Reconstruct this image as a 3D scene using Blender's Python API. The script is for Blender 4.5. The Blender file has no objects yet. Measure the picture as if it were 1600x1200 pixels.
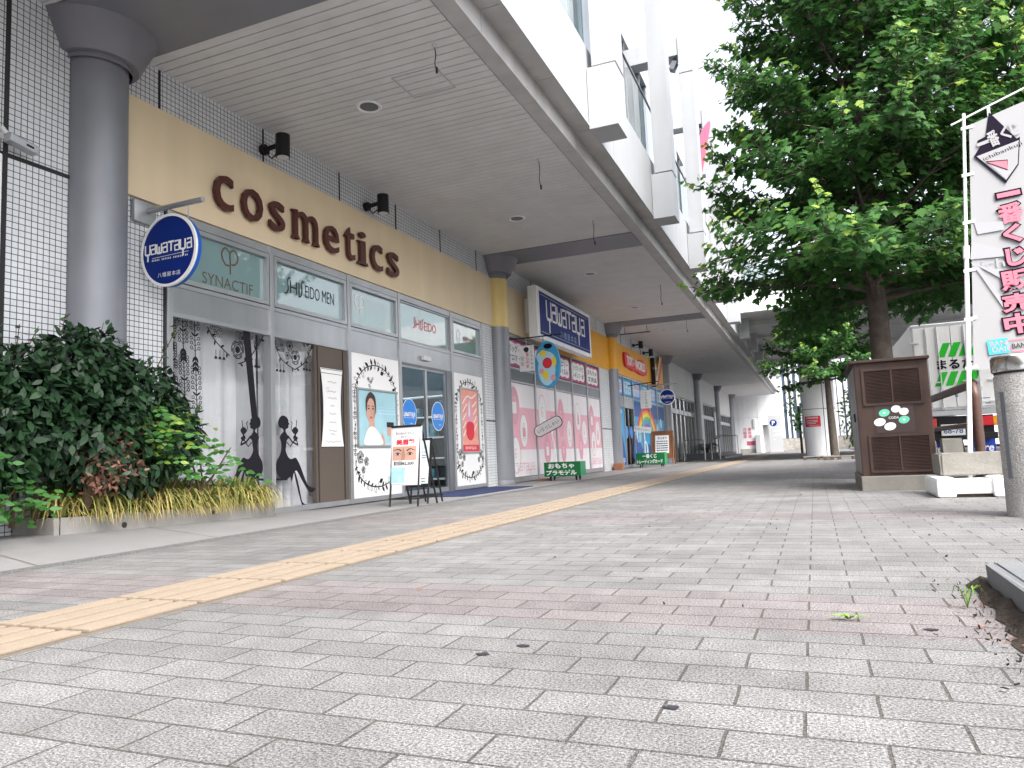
import bpy, bmesh, math, random
import numpy as np
from mathutils import Vector, Matrix

S = bpy.context.scene
COL = S.collection
R = math.radians

# ------------------------------------------------------------------ camera
FPX, YAW, PITCH, ROLL, CAMH = 1145.05, 0.386385, 0.0983996, 0.0430524, 0.58
def cam_rows():
    cy, sy = math.cos(YAW), math.sin(YAW)
    fwd = Vector((-sy*math.cos(PITCH), cy*math.cos(PITCH), math.sin(PITCH)))
    right = Vector((cy, sy, 0)); down = fwd.cross(right)
    c, s = math.cos(ROLL), math.sin(ROLL)
    return c*right + s*down, -s*right + c*down, fwd
CR, CD, CF = cam_rows()
cam = bpy.data.cameras.new('camera'); camo = bpy.data.objects.new('camera', cam); COL.objects.link(camo)
cam.sensor_width = 36; cam.lens = 36*FPX/1600; cam.clip_end = 2000; cam.clip_start = 0.05
m = Matrix.Identity(4)
for i in range(3):
    m[i][0] = CR[i]; m[i][1] = -CD[i]; m[i][2] = -CF[i]
m[2][3] = CAMH
camo.matrix_world = m
S.camera = camo

# ------------------------------------------------------------------ sky, sun, exposure (bright overcast)
SUN_EL, SUN_ROT = 52, 130            # sun_rotation: clockwise from +Y
w = bpy.data.worlds.new('World'); S.world = w; w.use_nodes = True
nt = w.node_tree; nt.nodes.clear()
sky = nt.nodes.new('ShaderNodeTexSky'); sky.sky_type = 'NISHITA'; sky.sun_disc = False
sky.sun_elevation = R(SUN_EL); sky.sun_rotation = R(SUN_ROT)
sky.air_density = 1.0; sky.dust_density = 5.0; sky.ozone_density = 1.0
hs = nt.nodes.new('ShaderNodeHueSaturation'); hs.inputs['Saturation'].default_value = 0.30
bg = nt.nodes.new('ShaderNodeBackground'); bg.inputs['Strength'].default_value = 0.15
wo = nt.nodes.new('ShaderNodeOutputWorld')
nt.links.new(sky.outputs[0], hs.inputs['Color']); nt.links.new(hs.outputs[0], bg.inputs[0]); nt.links.new(bg.outputs[0], wo.inputs[0])
sl = bpy.data.lights.new('sun', 'SUN'); sl.energy = 0.95; sl.angle = R(28); sl.color = (1, 0.96, 0.9)
so = bpy.data.objects.new('sun', sl); COL.objects.link(so)
sd = Vector((math.sin(R(SUN_ROT))*math.cos(R(SUN_EL)), math.cos(R(SUN_ROT))*math.cos(R(SUN_EL)), math.sin(R(SUN_EL))))
so.rotation_euler = sd.to_track_quat('Z', 'Y').to_euler()
S.view_settings.view_transform = 'Standard'; S.view_settings.look = 'None'
S.view_settings.gamma = 1; S.view_settings.use_curve_mapping = False
S.view_settings.exposure = 1.9
S.cycles.max_bounces = 8; S.cycles.diffuse_bounces = 4; S.cycles.transparent_max_bounces = 12
S.cycles.use_denoising = True

# ------------------------------------------------------------------ photo pixel -> point on a real plane
def ray(u, v):
    return CR*((u-800)/FPX) + CD*((v-600)/FPX) + CF
def on_x(u, v, x):
    d = ray(u, v); return Vector((0, 0, CAMH)) + d*(x/d.x)
def on_y(u, v, y):
    d = ray(u, v); return Vector((0, 0, CAMH)) + d*(y/d.y)
def on_z(u, v, z=0):
    d = ray(u, v); return Vector((0, 0, CAMH)) + d*((z-CAMH)/d.z)

# ------------------------------------------------------------------ mesh builder
WL = {}
def xyz(*a): return Vector(a)
class MB:
    def __init__(s): s.v = []; s.f = []; s.mi = []; s.sm = []
    def add(s, verts, faces, mi=0, smooth=False):
        o = len(s.v); s.v.extend(tuple(p) for p in verts)
        for f in faces:
            s.f.append([i+o for i in f]); s.mi.append(mi); s.sm.append(smooth)
        return s
    def box(s, x0, x1, y0, y1, z0, z1, mi=0, bev=0):
        c = Vector(((x0+x1)/2, (y0+y1)/2, (z0+z1)/2))
        return s.obox(c, Vector(((x1-x0)/2, 0, 0)), Vector((0, (y1-y0)/2, 0)), Vector((0, 0, (z1-z0)/2)), mi, bev)
    def obox(s, c, a, b, d, mi=0, bev=0):
        c, a, b, d = Vector(c), Vector(a), Vector(b), Vector(d)
        if bev <= 0:
            vs = [c+a*i+b*j+d*k for i in (-1, 1) for j in (-1, 1) for k in (-1, 1)]
            fs = [(0,1,3,2),(4,6,7,5),(0,4,5,1),(2,3,7,6),(0,2,6,4),(1,5,7,3)]
            if a.cross(b).dot(d) < 0: fs = [f[::-1] for f in fs]
            return s.add(vs, fs, mi)
        bm = bmesh.new(); bmesh.ops.create_cube(bm, size=2)
        for v in bm.verts:
            v.co = c + a*v.co.x + b*v.co.y + d*v.co.z
        bmesh.ops.bevel(bm, geom=bm.edges[:], offset=bev, segments=2, affect='EDGES', profile=0.6)
        bmesh.ops.recalc_face_normals(bm, faces=bm.faces[:])
        bm.verts.index_update()
        s.add([v.co.copy() for v in bm.verts], [[v.index for v in f.verts] for f in bm.faces], mi)
        bm.free(); return s
    def cyl(s, p0, p1, r0, r1=None, n=16, mi=0, caps=True):
        r1 = r0 if r1 is None else r1
        return s.tube([p0, p1], [r0, r1], n, mi, caps)
    def tube(s, path, rad, n=8, mi=0, caps=True):
        P = [Vector(p) for p in path]
        if not isinstance(rad, (list, tuple)): rad = [rad]*len(P)
        t0 = (P[1]-P[0]).normalized()
        up = Vector((0, 0, 1)) if abs(t0.z) < .9 else Vector((1, 0, 0))
        u = t0.cross(up).normalized()
        vs = []
        for i, p in enumerate(P):
            t = (P[min(i+1, len(P)-1)] - P[max(i-1, 0)]).normalized()
            u = (u - t*u.dot(t)).normalized(); w_ = t.cross(u)
            for k in range(n):
                a = 2*math.pi*k/n
                vs.append(p + (u*math.cos(a) + w_*math.sin(a))*rad[i])
        fs = []
        for i in range(len(P)-1):
            for k in range(n):
                fs.append((i*n+k, i*n+(k+1) % n, (i+1)*n+(k+1) % n, (i+1)*n+k))
        s.add(vs, fs, mi, True)
        if caps:
            o = len(s.v)-len(vs)
            s.f.append([o+k for k in range(n)][::-1]); s.mi.append(mi); s.sm.append(False)
            o2 = o+(len(P)-1)*n
            s.f.append([o2+k for k in range(n)]); s.mi.append(mi); s.sm.append(False)
        return s
    def lathe(s, cx, cy, prof, n=32, mi=0, smooth=True):
        vs = []; fs = []
        for r, z in prof:
            for k in range(n):
                a = 2*math.pi*k/n
                vs.append((cx+r*math.cos(a), cy+r*math.sin(a), z))
        for i in range(len(prof)-1):
            for k in range(n):
                fs.append((i*n+k, i*n+(k+1) % n, (i+1)*n+(k+1) % n, (i+1)*n+k))
        return s.add(vs, fs, mi, smooth)
    def poly(s, pts, mi=0): return s.add(pts, [list(range(len(pts)))], mi)
    def prism(s, pts, d, mi=0, mside=None):
        n = len(pts); d = Vector(d); P = [Vector(p) for p in pts]
        # outline counter-clockwise about -d would face away; orient so the cap at +d faces +d
        nv = Vector((0, 0, 0))
        for i in range(n):
            nv += (P[i]-P[0]).cross(P[(i+1) % n]-P[0])
        if nv.dot(d) < 0: P = P[::-1]
        vs = P + [p+d for p in P]
        fs = [list(range(n))[::-1], [n+i for i in range(n)]]
        s.add(vs, fs, mi)
        o = len(s.v)-2*n
        for i in range(n):
            j = (i+1) % n
            s.f.append([o+i, o+j, o+n+j, o+n+i]); s.mi.append(mi if mside is None else mside); s.sm.append(False)
        return s
    def build(s, name, mats, parent=None, loc=None):
        if not isinstance(mats, (list, tuple)): mats = [mats]
        if parent is not None: org = WL[parent.name]
        elif loc is not None: org = Vector(loc)
        else:
            a = np.array(s.v); mn, mx = a.min(0), a.max(0)
            org = Vector(((mn[0]+mx[0])/2, (mn[1]+mx[1])/2, mn[2]))
        me = bpy.data.meshes.new(name)
        me.from_pydata([(p[0]-org[0], p[1]-org[1], p[2]-org[2]) for p in s.v], [], s.f)
        for mt in mats: me.materials.append(mt)
        me.polygons.foreach_set('material_index', s.mi)
        me.polygons.foreach_set('use_smooth', s.sm)
        me.update()
        if any(s.sm):
            try: me.set_sharp_from_angle(angle=R(40))
            except Exception: pass
        o = bpy.data.objects.new(name, me); COL.objects.link(o)
        if parent is not None: o.parent = parent
        else: o.location = org
        WL[o.name] = Vector(org)
        return o
def tag(o, label=None, cat=None, group=None, kind=None):
    if label: o['label'] = label
    if cat: o['category'] = cat
    if group: o['group'] = group
    if kind: o['kind'] = kind
    return o
def thing(name, label, cat, loc, group=None):
    o = bpy.data.objects.new(name, None); COL.objects.link(o)
    o.location = loc; o.empty_display_size = .2
    WL[o.name] = Vector(loc)
    return tag(o, label, cat, group)
def copy_tree(o, loc=None, parent=None):
    c = o.copy(); COL.objects.link(c)
    if parent is not None: c.parent = parent
    if loc is not None: c.location = loc
    WL[c.name] = Vector(loc) if loc is not None else WL[o.name]
    for ch in list(o.children): copy_tree(ch, None, c)
    return c

# ------------------------------------------------------------------ flat art on a real plane
class Frame:
    """origin + right U + up V; N = U x V points to the viewer"""
    def __init__(s, o, U, V):
        s.o = Vector(o); s.U = Vector(U).normalized(); s.V = Vector(V).normalized(); s.N = s.U.cross(s.V).normalized()
    def p(s, u, v, d=0): return s.o + s.U*u + s.V*v + s.N*d
def wallF(x, y, z): return Frame((x, y, z), (0, 1, 0), (0, 0, 1))       # faces +X
def faceF(x, y, z): return Frame((x, y, z), (1, 0, 0), (0, 0, 1))       # faces -Y (the camera)
_lay = [0]
def art(mb, F, pts, off=0.002, mi=0):
    """one printed patch; each lies a hair above the previous one"""
    _lay[0] = (_lay[0]+1) % 12
    P = [F.p(u, v, off + _lay[0]*0.00005) for u, v in pts]
    nv = Vector((0, 0, 0))
    for i in range(len(P)): nv += (P[i]-P[0]).cross(P[(i+1) % len(P)]-P[0])
    if nv.dot(F.N) < 0: P = P[::-1]
    mb.poly(P, mi)
def rect(u0, u1, v0, v1): return [(u0, v0), (u1, v0), (u1, v1), (u0, v1)]
def ell(cu, cv, ru, rv, n=28, rot=0, a0=0, a1=360):
    o = []
    full = abs(a1-a0) >= 360
    for k in range(n if full else n+1):
        a = R(a0 + (a1-a0)*k/n); x, y = ru*math.cos(a), rv*math.sin(a)
        o.append((cu+x*math.cos(R(rot))-y*math.sin(R(rot)), cv+x*math.sin(R(rot))+y*math.cos(R(rot))))
    return o
def rrect(u0, u1, v0, v1, r, n=5):
    o = []
    for cx, cy, a in ((u1-r, v1-r, 0), (u0+r, v1-r, 90), (u0+r, v0+r, 180), (u1-r, v0+r, 270)):
        for k in range(n+1):
            t = R(a+90*k/n); o.append((cx+r*math.cos(t), cy+r*math.sin(t)))
    return o
def stroke(mb, F, pts, wd, off=0.002, mi=0, w2=None, closed=False):
    """a drawn line of even or tapering width"""
    if closed: pts = list(pts)+[pts[0]]
    n = len(pts); L = []; Rr = []
    for i, p in enumerate(pts):
        a = pts[max(i-1, 0)]; b = pts[min(i+1, n-1)]
        if closed and i in (0, n-1): a, b = pts[n-2], pts[1]
        dx, dy = b[0]-a[0], b[1]-a[1]; l = math.hypot(dx, dy) or 1
        h = (wd if w2 is None else wd+(w2-wd)*i/max(1, n-1))/2
        L.append((p[0]-dy/l*h, p[1]+dx/l*h)); Rr.append((p[0]+dy/l*h, p[1]-dx/l*h))
    _lay[0] = (_lay[0]+1) % 12
    d = off+_lay[0]*0.00005
    vs = [F.p(u, v, d) for u, v in L]+[F.p(u, v, d) for u, v in Rr]
    mb.add(vs, [(i, n+i, n+i+1, i+1) for i in range(n-1)], mi)
def curve(pts, n=6, closed=False):
    """Catmull-Rom through the points"""
    P = list(pts); o = []; N = len(P)
    rng = range(N if closed else N-1)
    for i in rng:
        if closed: a, b, c, d = P[i-1], P[i], P[(i+1) % N], P[(i+2) % N]
        else: a, b, c, d = P[max(i-1, 0)], P[i], P[i+1], P[min(i+2, N-1)]
        for k in range(n):
            t = k/n; t2, t3 = t*t, t*t*t
            o.append(tuple(.5*((2*b[j]) + (-a[j]+c[j])*t + (2*a[j]-5*b[j]+4*c[j]-d[j])*t2 + (-a[j]+3*b[j]-3*c[j]+d[j])*t3) for j in range(len(b))))
    if not closed: o.append(tuple(P[-1]))
    return o
_tc = {}
def glyphs(body, weight, depth, spacing, line, shear):
    key = (body, weight, depth, spacing, line, shear)
    if key in _tc: return _tc[key]
    c = bpy.data.curves.new('t', 'FONT'); c.body = body; c.offset = weight; c.extrude = depth; c.resolution_u = 3
    c.space_character = spacing; c.space_line = line; c.shear = shear; c.align_x = 'CENTER'
    o = bpy.data.objects.new('t', c); COL.objects.link(o)
    bpy.context.view_layer.update()
    dg = bpy.context.evaluated_depsgraph_get()
    me = o.evaluated_get(dg).to_mesh()
    v = np.array([tuple(p.co) for p in me.vertices]); f = [list(p.vertices) for p in me.polygons]
    o.evaluated_get(dg).to_mesh_clear()
    bpy.data.objects.remove(o); bpy.data.curves.remove(c)
    _tc[key] = (v, f); return v, f
def lettering(mb, F, body, cu, cv, w=None, h=None, off=0.003, mi=0, weight=0, depth=0, spacing=1, line=1, shear=0, rot=0):
    v, f = glyphs(body, weight, 1.0 if depth > 0 else 0, spacing, line, shear)
    mn, mx = v.min(0), v.max(0); sw, sh = mx[0]-mn[0], max(mx[1]-mn[1], 1e-6)
    if w is None: k1 = k2 = h/sh
    elif h is None: k1 = k2 = w/sw
    else: k1, k2 = w/sw, h/sh
    ca, sa = math.cos(R(rot)), math.sin(R(rot))
    P = []
    for x, y, z in v:
        a, b = (x-(mn[0]+mx[0])/2)*k1, (y-(mn[1]+mx[1])/2)*k2
        d = off + ((z+1)/2*depth if depth > 0 else 0)
        P.append(F.p(cu+a*ca-b*sa, cv+a*sa+b*ca, d))
    # text faces look along +N when U,V are right/up
    mb.add(P, f, mi)

# ------------------------------------------------------------------ materials
def _n(nt, t, **k):
    n = nt.nodes.new(t)
    for a, b in k.items():
        if hasattr(n, a) and a not in ('Scale',): setattr(n, a, b)
        else: n.inputs[a].default_value = b
    return n
def mat(name, col, rough=.5, metal=0, var=0, vscale=3, bump=0, bscale=60, spec=.33, coat=0, emit=0, alpha=1, fine=0, fscale=200, dirt=0):
    m_ = bpy.data.materials.new(name); m_.use_nodes = True
    nt = m_.node_tree; b = nt.nodes['Principled BSDF']
    b.inputs['Base Color'].default_value = (*col, 1); b.inputs['Roughness'].default_value = rough
    b.inputs['Metallic'].default_value = metal; b.inputs['Specular IOR Level'].default_value = spec
    b.inputs['Coat Weight'].default_value = coat
    if emit:
        b.inputs['Emission Color'].default_value = (*col, 1); b.inputs['Emission Strength'].default_value = emit
    geo = nt.nodes.new('ShaderNodeNewGeometry')
    cur = None
    def mulnoise(amount, scale, detail=5, stretch=None):
        nonlocal cur
        nz = nt.nodes.new('ShaderNodeTexNoise'); nz.inputs['Scale'].default_value = scale; nz.inputs['Detail'].default_value = detail
        src = geo.outputs['Position']
        if stretch:
            mp = nt.nodes.new('ShaderNodeMapping'); mp.inputs['Scale'].default_value = stretch
            nt.links.new(src, mp.inputs[0]); src = mp.outputs[0]
        nt.links.new(src, nz.inputs['Vector'])
        mr = nt.nodes.new('ShaderNodeMapRange'); mr.inputs[1].default_value = .25; mr.inputs[2].default_value = .75
        mr.inputs[3].default_value = 1-amount; mr.inputs[4].default_value = 1+amount
        nt.links.new(nz.outputs[0], mr.inputs[0])
        mx = nt.nodes.new('ShaderNodeMix'); mx.data_type = 'RGBA'; mx.blend_type = 'MULTIPLY'; mx.inputs[0].default_value = 1
        if cur is None: mx.inputs[6].default_value = (*col, 1)
        else: nt.links.new(cur, mx.inputs[6])
        nt.links.new(mr.outputs[0], mx.inputs[7]); cur = mx.outputs[2]
        return nz
    if var: mulnoise(var, vscale)
    if fine: mulnoise(fine, fscale, 2)
    if dirt: mulnoise(dirt, 1.5, 6, (2.5, 2.5, .35))
    if cur is not None: nt.links.new(cur, b.inputs['Base Color'])
    if bump:
        nz = nt.nodes.new('ShaderNodeTexNoise'); nz.inputs['Scale'].default_value = bscale; nz.inputs['Detail'].default_value = 4
        nt.links.new(geo.outputs['Position'], nz.inputs['Vector'])
        bp = nt.nodes.new('ShaderNodeBump'); bp.inputs['Strength'].default_value = bump; bp.inputs['Distance'].default_value = .01
        nt.links.new(nz.outputs[0], bp.inputs['Height']); nt.links.new(bp.outputs[0], b.inputs['Normal'])
    return m_
def glass(name, tint=(.9, .95, .95), refl=.08, rough=.01, gcol=.95):
    m_ = bpy.data.materials.new(name); m_.use_nodes = True; nt = m_.node_tree; nt.nodes.clear()
    o = nt.nodes.new('ShaderNodeOutputMaterial'); mx = nt.nodes.new('ShaderNodeMixShader')
    tr = nt.nodes.new('ShaderNodeBsdfTransparent'); tr.inputs[0].default_value = (*tint, 1)
    gl = nt.nodes.new('ShaderNodeBsdfGlossy'); gl.inputs['Roughness'].default_value = rough; gl.inputs[0].default_value = (gcol, gcol, gcol, 1)
    lw = nt.nodes.new('ShaderNodeFresnel'); lw.inputs[0].default_value = 1.5
    ad = nt.nodes.new('ShaderNodeMath'); ad.operation = 'ADD'; ad.inputs[1].default_value = refl; ad.use_clamp = True
    ge = nt.nodes.new('ShaderNodeNewGeometry'); iv = nt.nodes.new('ShaderNodeMath'); iv.operation = 'SUBTRACT'; iv.inputs[0].default_value = 1
    ml = nt.nodes.new('ShaderNodeMath'); ml.operation = 'MULTIPLY'
    nt.links.new(ge.outputs['Backfacing'], iv.inputs[1]); nt.links.new(lw.outputs[0], ad.inputs[0])
    nt.links.new(ad.outputs[0], ml.inputs[0]); nt.links.new(iv.outputs[0], ml.inputs[1]); nt.links.new(ml.outputs[0], mx.inputs[0])
    nt.links.new(tr.outputs[0], mx.inputs[1]); nt.links.new(gl.outputs[0], mx.inputs[2]); nt.links.new(mx.outputs[0], o.inputs[0])
    return m_
def leafmat(name, c0, c1, c2, rough=.45, trans=.25, spec=.4):
    """colour varies from leaf to leaf (attribute 'tint' 0..1), young leaves lighter"""
    m_ = bpy.data.materials.new(name); m_.use_nodes = True; nt = m_.node_tree
    b = nt.nodes['Principled BSDF']; out = nt.nodes['Material Output']
    at = nt.nodes.new('ShaderNodeAttribute'); at.attribute_name = 'tint'
    cr = nt.nodes.new('ShaderNodeValToRGB'); e = cr.color_ramp.elements
    e[0].color = (*c0, 1); e[1].color = (*c2, 1); e[1].position = 1
    x = e.new(.55); x.color = (*c1, 1)
    nt.links.new(at.outputs['Fac'], cr.inputs[0]); nt.links.new(cr.outputs[0], b.inputs['Base Color'])
    b.inputs['Roughness'].default_value = rough; b.inputs['Specular IOR Level'].default_value = spec
    tl = nt.nodes.new('ShaderNodeBsdfTranslucent'); nt.links.new(cr.outputs[0], tl.inputs[0])
    mx = nt.nodes.new('ShaderNodeMixShader'); mx.inputs[0].default_value = trans
    nt.links.new(b.outputs[0], mx.inputs[1]); nt.links.new(tl.outputs[0], mx.inputs[2]); nt.links.new(mx.outputs[0], out.inputs[0])
    return m_
def brickmat(name, axes, bw, rh, offset, mortar, c1, c2, cm, rough=.8, bands=None, agg=0, bumpd=.004, shift=(0, 0), stain=.12, spec=.3, bias=0.0):
    m_ = bpy.data.materials.new(name); m_.use_nodes = True; nt = m_.node_tree; b = nt.nodes['Principled BSDF']
    L = nt.links.new
    geo = nt.nodes.new('ShaderNodeNewGeometry'); sp = nt.nodes.new('ShaderNodeSeparateXYZ'); L(geo.outputs['Position'], sp.inputs[0])
    cb = nt.nodes.new('ShaderNodeCombineXYZ')
    for i in (0, 1):
        ad = nt.nodes.new('ShaderNodeMath'); ad.operation = 'ADD'; ad.inputs[1].default_value = shift[i]+100*(bw if i == 0 else rh)*2
        L(sp.outputs[axes[i]], ad.inputs[0]); L(ad.outputs[0], cb.inputs[i])
    # joints wobble a little
    nzw = nt.nodes.new('ShaderNodeTexNoise'); nzw.inputs['Scale'].default_value = 9; L(geo.outputs['Position'], nzw.inputs['Vector'])
    vm = nt.nodes.new('ShaderNodeVectorMath'); vm.operation = 'MULTIPLY_ADD'
    vm.inputs[1].default_value = (.006*bw/.3,)*3
    L(nzw.outputs['Color'], vm.inputs[0]); L(cb.outputs[0], vm.inputs[2])
    br = nt.nodes.new('ShaderNodeTexBrick'); br.offset = offset; br.inputs['Scale'].default_value = 1
    br.inputs['Brick Width'].default_value = bw; br.inputs['Row Height'].default_value = rh
    br.inputs['Mortar Size'].default_value = mortar; br.inputs['Mortar Smooth'].default_value = .3
    br.inputs['Bias'].default_value = bias
    br.inputs['Color1'].default_value = (*c1, 1); br.inputs['Color2'].default_value = (*c2, 1); br.inputs['Mortar'].default_value = (*cm, 1)
    L(vm.outputs[0], br.inputs['Vector'])
    cur = br.outputs['Color']
    def mul(amount, scale, detail, lo=.25, hi=.75, col=None):
        nonlocal cur
        nz = nt.nodes.new('ShaderNodeTexNoise'); nz.inputs['Scale'].default_value = scale; nz.inputs['Detail'].default_value = detail
        L(geo.outputs['Position'], nz.inputs['Vector'])
        mr = nt.nodes.new('ShaderNodeMapRange'); mr.inputs[1].default_value = lo; mr.inputs[2].default_value = hi
        mr.inputs[3].default_value = 1-amount; mr.inputs[4].default_value = 1+amount
        L(nz.outputs[0], mr.inputs[0])
        mx = nt.nodes.new('ShaderNodeMix'); mx.data_type = 'RGBA'; mx.blend_type = 'MULTIPLY'; mx.inputs[0].default_value = 1
        L(cur, mx.inputs[6]); L(mr.outputs[0], mx.inputs[7]); cur = mx.outputs[2]
        return nz
    if bands:
        period, start, width, colr = bands
        a = nt.nodes.new('ShaderNodeMath'); a.operation = 'SUBTRACT'; a.inputs[1].default_value = start-period*40; L(sp.outputs[1], a.inputs[0])
        md = nt.nodes.new('ShaderNodeMath'); md.operation = 'MODULO'; md.inputs[1].default_value = period; L(a.outputs[0], md.inputs[0])
        lt = nt.nodes.new('ShaderNodeMath'); lt.operation = 'LESS_THAN'; lt.inputs[1].default_value = width; L(md.outputs[0], lt.inputs[0])
        mx = nt.nodes.new('ShaderNodeMix'); mx.data_type = 'RGBA'; mx.blend_type = 'MULTIPLY'
        L(lt.outputs[0], mx.inputs[0]); L(cur, mx.inputs[6]); mx.inputs[7].default_value = (*colr, 1); cur = mx.outputs[2]
    if stain:
        mul(stain, .55, 5); mul(stain, 2.2, 6); mul(stain*.8, 9, 4)
    hsrc = None
    if agg:
        nz = mul(agg, 150, 2, .35, .65)
        hsrc = nz.outputs[0]
        mul(agg*.7, 330, 1, .35, .65)
        nz2 = nt.nodes.new('ShaderNodeTexNoise'); nz2.inputs['Scale'].default_value = 24; nz2.inputs['Detail'].default_value = 3; nz2.inputs['Roughness'].default_value = .7
        L(geo.outputs['Position'], nz2.inputs['Vector'])
        m2 = nt.nodes.new('ShaderNodeMapRange'); m2.inputs[1].default_value = .66; m2.inputs[2].default_value = .74; m2.inputs[3].default_value = 1; m2.inputs[4].default_value = .55
        L(nz2.outputs[0], m2.inputs[0])
        x2 = nt.nodes.new('ShaderNodeMix'); x2.data_type = 'RGBA'; x2.blend_type = 'MULTIPLY'; x2.inputs[0].default_value = 1
        L(cur, x2.inputs[6]); L(m2.outputs[0], x2.inputs[7]); cur = x2.outputs[2]
    L(cur, b.inputs['Base Color']); b.inputs['Roughness'].default_value = rough; b.inputs['Specular IOR Level'].default_value = spec
    inv = nt.nodes.new('ShaderNodeMath'); inv.operation = 'SUBTRACT'; inv.inputs[0].default_value = 1; L(br.outputs['Fac'], inv.inputs[1])
    bp = nt.nodes.new('ShaderNodeBump'); bp.inputs['Strength'].default_value = .9; bp.inputs['Distance'].default_value = bumpd
    L(inv.outputs[0], bp.inputs['Height']); last = bp
    if hsrc is not None:
        b2 = nt.nodes.new('ShaderNodeBump'); b2.inputs['Strength'].default_value = .7; b2.inputs['Distance'].default_value = .002
        L(hsrc, b2.inputs['Height']); L(bp.outputs[0], b2.inputs['Normal']); last = b2
    L(last.outputs[0], b.inputs['Normal'])
    return m_

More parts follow.
